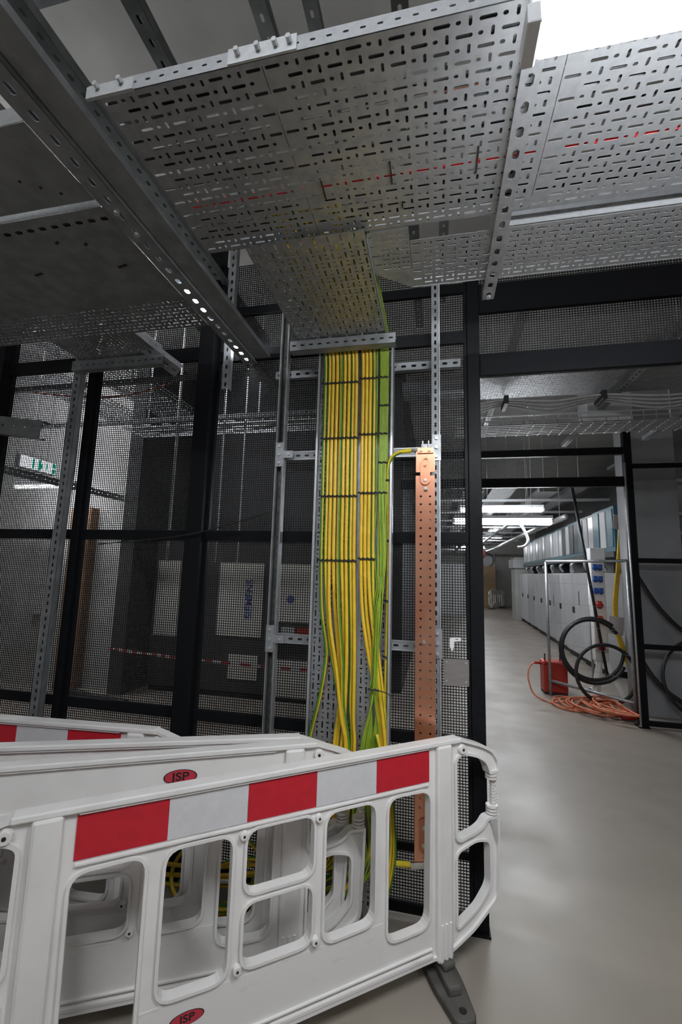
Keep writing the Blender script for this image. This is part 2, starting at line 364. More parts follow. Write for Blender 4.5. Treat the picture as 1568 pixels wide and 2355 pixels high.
# bracket channel under its end
br = thing('support_channel', 'slotted channel bracket under the end of the tray above the cables', 'bracket', (-.52, 2.33, 3.06))
MB().strut((-.84, 2.30, 3.10), (-.215, 2.30, 3.10), (0,-1,0), .06, .06, .05, (.024, .010)).build('channel', 'galv_dull_shade', br)  # shadow under the tray end is put into the steel tone
for x in (-.76, -.68, -.60, -.50, -.41, -.33): MB().cyl((x, 2.32, 3.13), (x, 2.32, 3.155), .006, 6).build('bolt', 'zinc', br)

# left solid trays
def solid_tray(label, x0, x1, y0, y1, z, dots, perf_from=None):
    t = thing('cable_tray', label, 'cable tray', ((x0+x1)/2, (y0+y1)/2, z))
    ye = perf_from if perf_from else y1
    mb = MB(); nx = 32
    if dots:
        step = (x1-x0)/nx
        for i in range(nx): mb.cell(V(0,0,z), X_, Y_, Z_, x0+i*step, x0+(i+1)*step, y0+.03, y0+.075, (.034, .018), .002)
        mb.cell(V(0,0,z), X_, Y_, Z_, x0, x1, y0, y0+.03, None, .002); mb.cell(V(0,0,z), X_, Y_, Z_, x0, x1, y0+.075, ye, None, .002)
    else: mb.cell(V(0,0,z), X_, Y_, Z_, x0, x1, y0, ye, None, .002)
    if perf_from: mb.perf((x0, perf_from, z), X_, Y_, Z_, x1-x0, y1-perf_from)
    mb.build('tray_section', 'galv_dull_shade', t)
    flange(t, (x0, y0-.002, z), (x1, y0-.002, z), .06, (0,-1,0), (0,.016,0), holes=False, m='zinc')
    flange(t, (x0, y1, z), (x1, y1, z), .06, (0,1,0), (0,-.016,0), holes=False)
    return t
P1 = solid_tray('plain grey steel tray at the far left nearest the top', -3.2, -1.275, .955, 1.25, ZT, False)
P2 = solid_tray('plain grey steel tray at the far left with slots along its bright edge', -3.2, -1.275, 1.285, 2.12, ZT, True, 1.86)
for k in range(5): MB().cyl((-1.60+.055*k, 1.06+.036*k, ZT-.001), (-1.60+.055*k, 1.06+.036*k, ZT+.003), .006, 8).build('rivet', 'ink', P1)
for x, y, l in ((-1.45, 1.60, .05), (-1.9, 1.58, .05), (-1.62, 1.42, .02), (-1.5, 1.45, .02)): MB().bar((x, y, ZT-.001), (x+l, y-.01, ZT-.001), .012, .002).build('slot', 'ink', P2)
# channels under the trays
def channel(label, p0, p1, face, wd=.05, dp=.05, pitch=.06, slot=(.03, .015), m='galv', cat='steel channel', group=None, bolts=(), hang=()):
    p0 = V(*p0); p1 = V(*p1); t = thing('strut_channel', label, cat, (p0+p1)/2, group)
    MB().strut(p0, p1, face, wd, dp, pitch, slot).build('channel', m, t)
    for b in bolts: MB().cyl(V(*b), V(*b)+V(*face)*.014, .011, 6).build('bolt', 'zinc', t)
    for k in hang: q = p0.lerp(p1, k); MB().cyl(q, (q.x, q.y, ZC), .006, 6).build('hanger_rod', 'zinc', t)
    return t
channel('long slotted channel along the left end of the wide tray', (-1.215, -.6, 3.155), (-1.215, 3.1, 3.155), (0,0,-1), .085, .05, .078, (.036, .022), m='galv_dull_shade', bolts=((-1.215, 1.30, 3.155), (-1.215, 1.42, 3.155)))
channel('slotted channel with oval holes under the trays near the doorway post', (.262, -.4, 3.155), (.262, 2.12, 3.155), (0,0,-1), .056, .05, .072, (.036, .022), bolts=((.262, 2.09, 3.155),))
MB_ = MB().bar((-1.117, -.6, 3.19), (-1.117, 3.1, 3.19), .10, .03)
tag(MB_.build('steel_angle', 'galv_dull_shade'), 'plain steel angle running beside the long slotted channel', 'steel angle')

# lower left dropping tray and its bracket
T4 = thing('cable_tray', 'dark tray at the left sloping back to the mesh partition above the thin post', 'cable tray', (-2.1, 2.2, 3.2))
mb = MB(); mb.perf((-2.42, 2.14, 3.20), Y_, X_, Z_, .30, .62, px=.10, py=.03); mb.build('tray_section', 'galv_dull_shade', T4)
flange(T4, (-2.42, 2.14, 3.20), (-2.42, 2.44, 3.20), .06, (-1,0,0), (.014,0,0), m='galv_dull_shade')
flange(T4, (-1.80, 2.14, 3.20), (-1.80, 2.44, 3.20), .06, (1,0,0), (-.014,0,0), m='galv_dull_shade')
channel('slotted cross channel carrying the dark tray at the left', (-2.47, 2.40, 3.15), (-1.76, 2.40, 3.15), (0,-1,0), .07, .05, .05, (.02, .009), m='galv_dull_shade')
channel('slotted vertical channel standing before the mesh at the left', (-2.508, 2.44, 0), (-2.445, 2.44, 3.9), (0,-1,0), .066, .045, .05, (.026, .012), m='galv_dull_shade')
channel('dark sloped channel at the upper left, left one', (-2.62, 1.2, 3.33), (-2.50, 2.5, 3.33), (0,0,-1), .06, .05, m='galv_dull_shade', group='dark channels')
channel('dark sloped channel at the upper left, right one', (-2.05, 2.15, 3.34), (-1.72, 2.52, 3.10), (0,-.5,-.8), .09, .05, m='galv_dull_shade', group='dark channels')
channel('short cantilever channel at the far left edge', (-3.5, 2.45, 2.83), (-2.72, 2.45, 2.72), (0,-1,0), .13, .06, .09, (.02, .012), m='galv_dull_shade')
channel('hanger channel beside the black post at the left', (-1.345, 2.49, 2.95), (-1.345, 2.49, 4.6), (0,-1,0), .05, .04, m='galv_dull_shade')

# channels above the trays, up to the slab
for i, (x, z, lab) in enumerate(((-2.05, 3.9, 'high channel above the left trays, leftmost'), (-1.45, 3.75, 'high channel above the left trays, crossing the corner'), (-1.02, 3.7, 'high slotted channel above the near edge of the wide tray, first from left'), (-.62, 3.8, 'high slotted channel above the near edge of the wide tray, second from left'), (-.50, 4.1, 'high slotted channel above the near edge of the wide tray, third from left'), (-.12, 3.8, 'high slotted channel above the near edge of the wide tray, fourth from left'), (.06, 4.0, 'high slotted channel above the near edge of the wide tray, nearest the light'))):
    channel(lab, (x, -1.2, z), (x, 3.4, z), (0,0,-1), .06, .05, .07, (.028, .014), m='galv_shaded', group='high channels under the slab')  # shade up here comes from the darkened steel colour
t = thing('cable_ladder', 'dark high cable ladder crossing above the trays under the slab', 'cable ladder', (-1, 1.1, 4.3))
for y in (.75, 1.25): MB().box(-4.5, y, 4.22, 3.5, y+.03, 4.34).build('side_rail', 'galv_dull_shade', t)
for k in range(27): MB().box(-4.4+.3*k, .78, 4.24, -4.36+.3*k, 1.25, 4.27).build('rung', 'galv_dull_shade', t)
for i, (x0, x1) in enumerate(((-3.6, -1.9), (-1.6, .2))):
    tag(MB().tube(smooth_path([(x0, 1.75+.1*i, 4.0), ((x0+x1)/2, 1.7, 3.86), (x1, 1.8, 4.02)], 8), .008, 6).build('loose_cable', 'orange'), ('thin orange cable slung above the trays, left one', 'thin orange cable slung above the trays, right one')[i], 'cable', 'slung cables')
tag(MB().tube(smooth_path([(-.985, 1.36, ZT+.016), (.2, 1.37, ZT+.016), (1.3, 1.36, ZT+.016), (3.1, 1.37, ZT+.016)], 8), .012, 8).build('red_cable', 'redcable'), 'red cable lying in the wide tray showing through its slots', 'cable')

for i, y in enumerate((.985, 1.02, 1.10, 1.15, 1.19, 1.26, 1.43, 1.49, 1.53)):  # black tubes added to block light so the wide tray's slots look dark
    tag(MB().tube(smooth_path([(-.98, y, ZT+.02), (.3, y+.004, ZT+.02), (1.6, y-.004, ZT+.02), (3.15, y, ZT+.02)], 5), .017, 8).build('slot_blocker', 'blackrub', None, True), 'added black tube blocking light behind the wide tray slots, %s from its near edge' % ('first', 'second', 'third', 'fourth', 'fifth', 'sixth', 'seventh', 'eighth', 'ninth')[i], 'cable', 'added slot blockers in the wide tray')

for i, y in enumerate((1.335, 1.375, 1.415, 1.455)):  # added over the slots so the lit ceiling does not show through
    tag(MB().tube([(-3.2, y, ZT+.022), (-1.29, y, ZT+.022)], .0195, 8).build('slot_blocker', 'blackrub', None, True), 'added black tube darkening the plain slotted left tray, %s from its bright edge' % ('first', 'second', 'third', 'fourth')[i], 'cable', 'added slot blockers in the plain left tray')

# ================================================================ MESH PARTITION
YM = 2.585
def wires(x0, x1, z0, z1, y, pitch=.015, r=.0021, axis='x', c=0.):
    mb = MB()
    n = int((x1-x0)/pitch)
    for i in range(n+1):
        x = x0+i*pitch
        if axis == 'x': mb.bar((x, y, z0), (x, y, z1), r*2, r*2, (0,1,0))
        else: mb.bar((y, x, z0), (y, x, z1), r*2, r*2, (1,0,0))
    n = int((z1-z0)/pitch)
    for i in range(n+1):
        z = z0+i*pitch
        if axis == 'x': mb.bar((x0, y+r*1.6, z), (x1, y+r*1.6, z), r*2, r*2)
        else: mb.bar((y+r*1.6, x0, z), (y+r*1.6, x1, z), r*2, r*2)
    return mb
def panel(label, x0, x1, z0, z1, rails, y=YM, side=True):
    t = thing('mesh_panel', label, 'mesh panel', ((x0+x1)/2, y, z0))
    o = wires(x0, x1, z0, z1, y).build('wire_mesh', 'wire', t); o['kind'] = 'stuff'
    for a, b in rails: MB().box(x0, y-.035, a, x1, y-.004, b).build('rail', 'black', t, bevel=.003)
    if side:
        for x in (x0, x1-.016): MB().box(x, y-.03, z0, x+.016, y-.004, z1).build('frame_stile', 'black', t)
    return t
R0 = ((.03, .075), (.86, .925), (1.955, 2.02), (3.20, 3.30), (3.62, 3.70))
panel('mesh panel with black rails at the far left beyond the grey channel', -4.6, -2.455, .03, 3.7, R0)
panel('narrow mesh panel between the thin black post and the thick black post', -2.393, -1.562, .03, 3.7, R0)
panel('wide mesh panel behind the yellow and green cables', -1.448, .188, .03, 3.9, ((.03, .075), (.325, .36), (.86, .925), (1.955, 2.02), (3.17, 3.245), (3.50, 3.56)))
panel('mesh panel above the doorway at the right', .264, 3.3, 2.955, 3.9, ((2.955, 3.09), (3.35, 3.54)), side=False)
def post(name, label, x0, x1, y0, y1, z1, m='black', base=True):
    t = thing(name, label, 'post', ((x0+x1)/2, (y0+y1)/2, 0))
    MB().box(x0, y0, .012, x1, y1, z1).build('column', m, t, bevel=.004)
    if base:
        MB().box(x0-.03, y0-.02, 0, x1+.006, y1+.03, .012).build('base_plate', m, t, bevel=.002)
        for sx in (x0-.018,): MB().cyl((sx, y0+.02, .012), (sx, y0+.02, .024), .007, 6).build('anchor_bolt', 'zinc', t)
    return t
post('partition_post', 'black square steel post at the doorway beside the copper bar', .190, .262, 2.545, 2.62, 3.9)
post('partition_post', 'thick black steel post left of the cable tray', -1.560, -1.450, 2.50, 2.61, 4.2)
post('partition_post', 'thin black steel post at the left behind the grey channel', -2.452, -2.395, 2.53, 2.575, 3.3)
post('partition_post', 'black steel post at the far left edge above the cantilever channel', -3.36, -3.20, 2.50, 2.62, 3.9)
post('partition_post', 'black steel post of the second frame at the right behind the orange cable', 2.45, 2.54, 6.25, 6.34, 4.4)
t = thing('door_frame', 'black double crossbar spanning the corridor at the second frame', 'door frame', (1.3, 6.3, 3.0))
MB().box(-.5, 6.26, 3.43, 2.45, 6.32, 3.53).build('crossbar', 'black', t, bevel=.003)
MB().box(-.5, 6.26, 3.0, 2.45, 6.32, 3.13).build('crossbar', 'black', t, bevel=.003)
tag(MB().tube([(2.435, 6.22, .02), (2.435, 6.22, 3.3)], .012, 8).build('conduit', 'zinc', None, True), 'bright conduit clipped to the black post of the second frame', 'conduit')
t = thing('mesh_panel', 'open black framed panel at the right edge beyond the second frame', 'mesh panel', (3.6, 6.29, 0))
for a in (.02, .93, 2.0, 3.24): MB().box(2.54, 6.27, a, 5.6, 6.31, a+.06).build('rail', 'black', t, bevel=.003)
MB().box(5.55, 6.27, 0, 5.6, 6.31, 3.3).build('frame_stile', 'black', t)

# ================================================================ CABLE DROP
def tplate(t, x, z, sgn, y=2.436):                                   # T-shaped fixing plate with bolts
    poly = [(-.024, -.075), (.024, -.075), (.024, -.022), (.085, -.022), (.085, .022), (.024, .022), (.024, .075), (-.024, .075)]
    poly = [(p[0]*sgn, p[1]) for p in poly]
    vs, fs = plate2d([poly], .0025); mb = MB(); mb.add([(v[0]+x, v[1]+y, v[2]+z) for v in vs], fs); pl = mb.build('fixing_plate', 'galv', t)
    for dx, dz in ((0, .052), (0, 0), (0, -.052), (.06*sgn, 0)):
        MB().cyl((x+dx, y-.003, z+dz), (x+dx, y-.012, z+dz), .0095, 6).build('bolt', 'zinc', pl)
sl = thing('strut_channel', 'slotted steel upright left of the cable tray with two fixing plates', 'steel channel', (-.93, 2.46, 0))
MB().strut((-.925, 2.484, 0), (-.925, 2.484, 3.75), (0,1,0), .044, .044, .05, (.028, .014)).build('channel', 'galv_shaded', sl)  # shaded channel interior is painted by the darker steel
for x in (-.949, -.901): MB().box(x-.003, 2.438, 0, x+.003, 2.484, 3.75).build('edge_lip', 'galv', sl)
tplate(sl, -.925, 2.478, 1); tplate(sl, -.93, 1.39, 1)
sr = thing('strut_channel', 'slotted steel upright directly behind the copper bar', 'steel channel', (0, 2.46, 0))
MB().strut((.004, 2.44, 0), (.004, 2.44, 3.75), (0,-1,0), .044, .044, .05, (.028, .012)).build('channel', 'galv_dull_shade', sr)
MB().box(.025, 2.434, 0, .030, 2.484, 3.75).build('edge_lip', 'zinc', sr)
tplate(sr, .010, 2.49, -1); tplate(sr, .012, 1.418, -1)
for z, nm in ((2.478, 'upper'), (1.39, 'lower')):
    t = thing('cross_channel', nm+' slotted cross channel between the two uprights behind the cable tray', 'steel channel', (-.46, 2.47, z))
    MB().strut((-.90, 2.474, z), (-.018, 2.474, z), (0,-1,0), .044, .03, .055, (.028, .012)).build('channel', 'galv_dull_shade', t)
    for dz in (-.024, .024): MB().box(-.90, 2.470, z+dz-.002, -.018, 2.5, z+dz+.002).build('edge_lip', 'zinc', t)
channel('dark cross channel at the top of the two uprights', (-1.0, 2.50, 3.02), (.15, 2.50, 3.02), (0,-1,0), .05, .04, m='galv_dull_shade')
vt = thing('cable_tray', 'vertical perforated tray that carries the yellow and green cables', 'cable tray', (-.46, 2.44, 0))
mb = MB(); mb.perf((-.685, 2.462, .02), Z_, X_, Y_, 3.09, .45, px=.10, py=.030, k=.95); mb.build('tray_section', 'galv', vt)
for x, sx in ((-.687, 1), (-.235, -1)):
    mb = MB(); k = 62; pr = 3.09/k
    for i in range(k): mb.cell(V(x, 2.402, .02), Z_, Y_, X_*sx*-1, i*pr, (i+1)*pr, 0, .06, (.022, .008), .002)
    mb.build('flange', 'galv', vt)
    MB().box(min(x, x+sx*.012), 2.399, .02, max(x, x+sx*.012), 2.403, 3.11).build('lip', 'zinc', vt)
MB().box(-.437, 2.452, .02, -.421, 2.461, 3.05).build('divider_strip', 'galv', vt)
MB().box(-.345, 2.452, 1.7, -.330, 2.461, 3.05).build('divider_strip', 'galv', vt)

# ---- earth cables
def cable(label, pts, r, mats, group, n=9, sub=6, phase=0, tw=0.):
    m = MB().tube(smooth_path(pts, sub), r, n, mats, phase, tw, start=X_)
    o = m.build('earth_cable', ['yellow', 'green'] if r > .008 else ['lime', 'green'], None, True)
    return tag(o, label, 'cable', group)
YC = 2.423
low = dict(
 c0=[(-.639,1.857),(-.626,1.572),(-.595,1.385),(-.592,1.292),(-.618,1.107),(-.666,.901),(-.70,.72)],
 c1=[(-.613,1.857),(-.596,1.574),(-.573,1.386),(-.535,1.205),(-.501,1.028),(-.477,.865)],
 c2=[(-.59,1.858),(-.57,1.527),(-.524,1.251),(-.494,1.028),(-.463,.856)],
 c3=[(-.565,1.858),(-.551,1.576),(-.525,1.343),(-.508,1.116),(-.534,.859)],
 c4=[(-.539,1.859),(-.521,1.577),(-.494,1.299),(-.483,1.074),(-.449,.857)],
 c5=[(-.517,1.859),(-.498,1.461),(-.501,1.117),(-.517,.85)],
 c6=[(-.492,1.859),(-.473,1.346),(-.477,1.008),(-.491,.853)],
 c7=[(-.469,1.86),(-.452,1.348),(-.452,1.076),(-.44,.858)],
 c8=[(-.447,1.86),(-.432,1.349),(-.429,1.012),(-.421,.86)],
 m0=[(-.407,1.861),(-.394,1.583),(-.358,1.353),(-.33,1.22),(-.304,1.045),(-.283,.875)],
 m1=[(-.385,1.862),(-.37,1.584),(-.339,1.355),(-.31,1.177),(-.269,.876)],
 m2=[(-.363,1.862),(-.349,1.631),(-.319,1.402),(-.292,1.179),(-.255,.878)],
 m3=[(-.341,1.862),(-.332,1.632),(-.307,1.402),(-.278,1.18),(-.242,.879)])
ordn = ['first', 'second', 'third', 'fourth', 'fifth', 'sixth', 'seventh', 'eighth', 'ninth']
yoff = [.0, .0, -.026, .012, -.020, .014, -.010, .016, .0, .0, .0, -.016, -.008]
def grn(*ks): return tuple(1 if k in ks else 0 for k in range(12))
stripe = [grn(2,3,4,5,6,7), grn(3,4,5,6,7), grn(5,6,7,8), grn(7,8,9), grn(0,1,2,11), grn(8,9,10), grn(7,8,9,10), grn(3,4,5,6), grn(7,8,9), grn(7,8,9), grn(8,9,10), grn(7,8,9), grn(3,4,5,6)]
floor_end = [(-1.0,2.36,.05),(-1.15,2.30,.03),(-1.3,2.42,.06),(-.95,2.2,.03),(-1.25,2.2,.10),(-1.1,2.44,.12),(-1.35,2.34,.15),(-.9,2.30,.08),(-1.2,2.36,.2),(-.75,2.36,.03),(-.8,2.28,.05),(-.7,2.33,.10),(-.72,2.42,.16)]
for i, k in enumerate(low):
    lo = low[k]; x0 = lo[0][0]; dy = yoff[i]
    xt = x0-(.018 if i < 9 else .008)*0
    top = [(x0-.012, 1.45, ZT+.014), (x0-.012, 2.1, ZT+.012), (x0-.012, 2.33, ZT+.004), (x0-.010, 2.405, 3.09), (x0-.008, YC, 2.92), (x0-.006, YC, 2.5), (x0-.003, YC, 2.2)]
    pts = top+[(x, YC+(0 if j == 0 else dy), z) for j, (x, z) in enumerate(lo)]
    e = floor_end[i]; lx = lo[-1][0]
    pts += [(lx-.02 if i < 9 else lx, 2.405+dy, .58), (lx-.08, 2.385, .30+.02*(i % 4)), ((lx+e[0])/2-.04, e[1]+.03, e[2]+.05), e, (e[0]-.22, e[1]-.06, e[2]+.02)]
    lab = ('thick yellow and green earth cable, %s from the left in the wide bundle' % ordn[i]) if i < 9 else ('thick yellow and green earth cable, %s from the left in the middle bundle of four' % ordn[i-9])
    cable(lab, pts, .0099, stripe[i], 'thick earth cables on the tray', n=12)
# thin bunch
for i in range(14):
    a = i/13; col = 0 if i < 7 else 1; d = (i % 2)*.010
    xt = -.310+.0068*(i % 7)*.9 if col == 0 else -.264+.0066*(i-7)*.55
    xt = -.312+a*.046
    x2 = -.311+((i*5) % 14)/13*.045; x3 = -.327+((i*3+2) % 14)/13*.045; x4 = -.336+((i*9+4) % 14)/13*.036; x5 = -.375+((i*5+3) % 14)/13*.09
    pts = [(xt, 1.5, ZT+.012), (xt, 2.33, ZT+.006), (xt, 2.40, 3.09), (xt, YC-d, 2.9), (xt, YC-d, 2.5), (xt, YC-d, 2.24), (x2, YC-.008-.010*(i % 3), 1.82), (x3, YC-.012-.012*(i % 4), 1.587), (x4, YC-.010-.010*(i % 3), 1.17), (x5, YC-.006-.01*(i % 3), .91), (x5-.04, 2.40, .6), (x5-.10+.03*(i % 4), 2.37, .3), (x5-.28-.04*(i % 5), 2.30+.02*(i % 5), .06+.02*(i % 3)), (x5-.55-.05*(i % 4), 2.28+.03*(i % 5), .03+.02*(i % 4))]
    cable('thin lime green earth cable in the narrow bunch at the right of the tray', pts, .0042, ((0,0,1,0), (0,0,0,1), (0,0,0,0))[i % 3], 'thin lime cables on the tray', n=6)
for i, x in enumerate((-.341, -.330)):
    cable(('thin loose pale green cable hanging beside the middle bundle, left strand', 'thin loose pale green cable hanging beside the middle bundle, right strand')[i], [(x, 1.5, ZT+.012), (x, 2.33, ZT+.006), (x, 2.40, 3.09), (x, 2.43, 2.6), (x+.004, 2.43, 2.2), (x-.004, 2.43, 1.95), (x+.006, 2.425, 1.8), (x+.03, 2.41, 1.4), (x+.0, 2.40, 1.17)], .0038, (0, 0, 1, 0), 'thin loose strands', n=6)
rtc = [(-.262,2.463),(-.262,2.463)]
cable('thick earth cable curving from the tray to the top of the copper bar', [(-.128, 2.385, 2.461), (-.17, 2.385, 2.458), (-.205, 2.388, 2.450), (-.240, 2.398, 2.424), (-.257, 2.412, 2.363), (-.256, 2.42, 2.238), (-.251, YC, 1.824), (-.255, YC, 1.36), (-.256, YC, 1.093), (-.240, 2.41, .88), (-.212, 2.39, .611), (-.200, 2.37, .41), (-.227, 2.36, .247), (-.29, 2.34, .10), (-.42, 2.32, .03), (-.62, 2.3, .02)], .0108, grn(0,1,10,11), 'thick earth cables on the tray', n=12)
cable('thick earth cable bowing down beside the bottom lug of the copper bar', [(-.30, 2.385, .95), (-.25, 2.375, .75), (-.222, 2.368, .55), (-.225, 2.355, .36), (-.26, 2.345, .2), (-.36, 2.30, .06), (-.5, 2.28, .02)], .0108, (0,1,0,0), 'thick earth cables on the tray', n=12)
cable('spare yellow earth cable coiled over the floor behind the barriers', torus_arc((-.98, 2.30, .17), .22, 40, (1,.1,.1), (.1,.25,.5), .4, 6.0), .0108, (0,0,0,1), 'loose floor coils', n=10, sub=2)
cable('spare green earth cable coiled over the floor behind the barriers', torus_arc((-1.12, 2.33, .20), .26, 40, (1,.0,.2), (-.1,.2,.6), .0, 5.6), .0108, (1,1,0,1), 'loose floor coils', n=10, sub=2)

# ---- cable ties
def tie(label, x0, x1, z, nb, sag=.003, y=YC-.0115, group='cable ties across the bundles'):
    mb = MB(); st = (x1-x0)/nb
    pts = []
    for k in range(nb*4+1):
        x = x0+st*k/4; ph = (k % 4)/4*2*math.pi
        pts.append((x, y-.0028+.003*math.cos(ph), z+sag*math.sin(ph)))
    mb.tube(pts, .0054, 6); o = mb.build('cable_tie', 'blackrub', None, True)
    return tag(o, label, 'cable tie', group)
for j, z in enumerate((2.914, 2.572, 2.226, 1.857)):
    nm = ('topmost', 'second from the top', 'third from the top', 'lowest')[j]
    dx = -.010*(z-1.857)/1.05
    tie('black cable tie lashing across the wide left bundle, '+nm, -.654+dx, -.430+dx, z-.012, 9)
    if j < 3: tie('black cable tie lashing across the middle and right bundles, '+nm, -.425+dx, -.262+dx*.4, z+.004, 7)
    else: tie('black cable tie lashing across the middle bundle of four, lowest', -.422, -.325, z, 4)
tie('short black cable tie on the thin lime bunch, upper one', -.316, -.262, 2.745, 2, .002)
tie('short black cable tie on the thin lime bunch, lower one', -.316, -.262, 2.405, 2, .002)
tie('long tailed black cable tie gathering the thin lime cables low down', -.345, -.288, 1.172, 2, .002, 2.375)
tag(MB().tube(smooth_path([(-.29, 2.372, 1.17), (-.25, 2.36, 1.165), (-.215, 2.35, 1.152)], 5), .003, 6).build('tie_tail', 'blackrub'), 'loose tail of the low black cable tie', 'cable tie')
for j, z in enumerate((2.30, 1.96, 1.63, 1.335)):
    tie('small black cable tie on the single cable by the right edge, '+('topmost', 'second', 'third', 'lowest')[j], -.270, -.240, z, 1, .002, YC-.012)

# ================================================================ COPPER BAR
cb = thing('earth_bar', 'long perforated copper earth bar with bolts and lugs', 'copper bar', (-.05, 2.40, .36))
YB = 2.385
def cu_plate(name, poly, holes, y, m='copper', th=.0045, parent=cb, bevel=.0012):
    def circ(x, z, r, n=10): return [(x+r*math.cos(2*math.pi*k/n), z+r*math.sin(2*math.pi*k/n)) for k in range(n)]
    vs, fs = plate2d([poly]+[circ(*h) for h in holes], th, bevel); mb = MB(); mb.add([(v[0], v[1]+y, v[2]) for v in vs], fs)
    return mb.build(name, m, parent)
holes = [(x, 2.201-.0436*k, .0062) for k in range(39) for x in (-.075, -.026) if .62 < 2.201-.0436*k]
cu_plate('bar', [(-.103, .365), (0, .365), (0, 2.317), (-.103, 2.317)], holes, YB, bevel=0.)
cu_plate('end_piece', round_poly([(-.103, 2.335), (.001, 2.335), (.001, 2.455), (-.103, 2.455)], .006), [], YB)
ov = lambda cx, z0, z1, r: [(cx+r*math.cos(a), z1+r*math.sin(a)) for a in [math.pi*k/10 for k in range(11)]]+[(cx+r*math.cos(a), z0+r*math.sin(a)) for a in [math.pi+math.pi*k/10 for k in range(11)]]
cu_plate('link_plate', ov(-.052, 2.290, 2.378, .0265), [], YB-.0105, 'copper_shaded')
cu_plate('clamp_plate', round_poly([(-.094, 2.441), (-.006, 2.441), (-.006, 2.474), (-.094, 2.474)], .008), [], YB-.009, 'copper')
cu_plate('link_plate', ov(-.055, .455, .560, .0265), [], YB-.0105, 'copper_shaded')
def bolt(x, z, y=YB-.014, r=.010, m='zinc', name='bolt', p=cb):
    b = MB().cyl((x, y+.004, z), (x, y-.006, z), r, 12).cyl((x, y-.006, z), (x, y-.012, z), r*.62, 6); return b.build(name, m, p)
for x, z in ((-.075, 2.457), (-.030, 2.457), (-.049, 2.414), (-.053, 2.372), (-.051, 2.288), (-.049, 2.242), (-.057, 1.43), (-.055, .545), (-.055, .465), (-.05, .40)): bolt(x, z, m='tin' if 2.2 < z < 2.3 or z < 2 else 'copper')
for x in (-.066, -.034): MB().cyl((x, YB, 2.45), (x, YB, 2.515), .0045, 8).build('stud', 'zinc', cb)
for z in (2.242, 1.43, .40): MB().cyl((-.05, YB+.004, z), (-.05, 2.445, z), .016, 10).build('standoff', 'redplastic', cb)
MB().cyl((-.104, YB-.004, 2.458), (-.128, YB-.001, 2.461), .0075, 8).build('lug', 'tin', cb)
MB().cyl((-.128, 2.385, 2.461), (-.180, 2.386, 2.458), .0128, 10).build('sleeve', 'sleeve', cb)
MB().bar((-.12, YB-.010, .362), (-.03, YB-.010, .378), .004, .028).build('lug', 'tin', cb)
MB().cyl((-.12, YB-.008, .366), (-.19, YB-.008, .362), .0135, 10).build('sleeve', 'sleeve', cb)

# ================================================================ SMALL FITTINGS ON THE DOORWAY FRAME
t = thing('lock_plate', 'plain square metal plate screwed to the mesh beside the doorway post', 'plate', (.11, 2.53, 1.19))
vs, fs = plate2d([round_poly([(.046, 1.19), (.178, 1.19), (.178, 1.328), (.052, 1.328), (.046, 1.318)], .006)], .002); mb = MB(); mb.add([(v[0], v[1]+2.53, v[2]) for v in vs], fs); mb.build('sheet', 'steelplate', t)
for x in (.060, .162):
    for z in (1.212, 1.310): MB().cyl((x, 2.529, z), (x, 2.524, z), .0055, 8).build('screw', 'zinc', t)
t = thing('hook_bracket', 'small white angled hook bracket above the metal plate', 'bracket', (.10, 2.53, 1.37))
vs, fs = plate2d([round_poly([(.078, 1.385), (.100, 1.385), (.100, 1.420), (.138, 1.424), (.138, 1.443), (.078, 1.440)], .006), [(.108, 1.429), (.122, 1.430), (.122, 1.435), (.108, 1.434)]], .004); mb = MB(); mb.add([(v[0], v[1]+2.53, v[2]) for v in vs], fs); mb.build('plate', 'white', t)
MB().cyl((.089, 2.53, 1.385), (.089, 2.53, 1.372), .007, 8).build('pin', 'white', t)

# ================================================================ WHITE BARRIERS
def both(poly): return [poly, [(-p[0], *p[1:]) for p in reversed(poly)]]
half = [(.82, .100), (.96, .150), (1.112, .245), (1.124, .45), (1.128, .616, .006), (1.048, .615), (1.02, .585), (.98, .570), (.865, .552),
        (.862, .905, .03), (.90, .925), (1.00, .895), (1.05, .862), (1.068, .808, .006), (1.136, .808, .006), (1.135, .86), (1.10, .915), (1.03, .952), (.885, 1.0)]
outline = round_poly(half+[(-p[0], *p[1:]) for p in reversed(half)], .03, 4)
H_end = [(.487, .24), (.700, .24), (.708, .795), (.487, .80)]
H_mid2 = [(.19, .33), (.42, .335), (.42, .80), (.19, .80)]
H_wing = [(.865, .185, .02), (.99, .24), (1.062, .31), (1.062, .505), (.98, .522), (.865, .495)]
holes2 = []
for hp, rr in ((H_end, .055), (H_mid2, .055), (H_wing, .03)):
    for q in both(hp): holes2.append(round_poly(q, rr, 5))
holes2 += [round_poly([(-.135, .345), (.135, .345), (.135, .555), (-.135, .555)], .05, 5), round_poly([(-.135, .588), (.135, .588), (.135, .805), (-.135, .805)], .05, 5)]
def to_mb(polys, depth, bevel, y=0.):
    vs, fs = plate2d(polys, depth, 0.); mb = MB(); mb.add([(v[0], v[1]+y, v[2]) for v in vs], fs); return mb
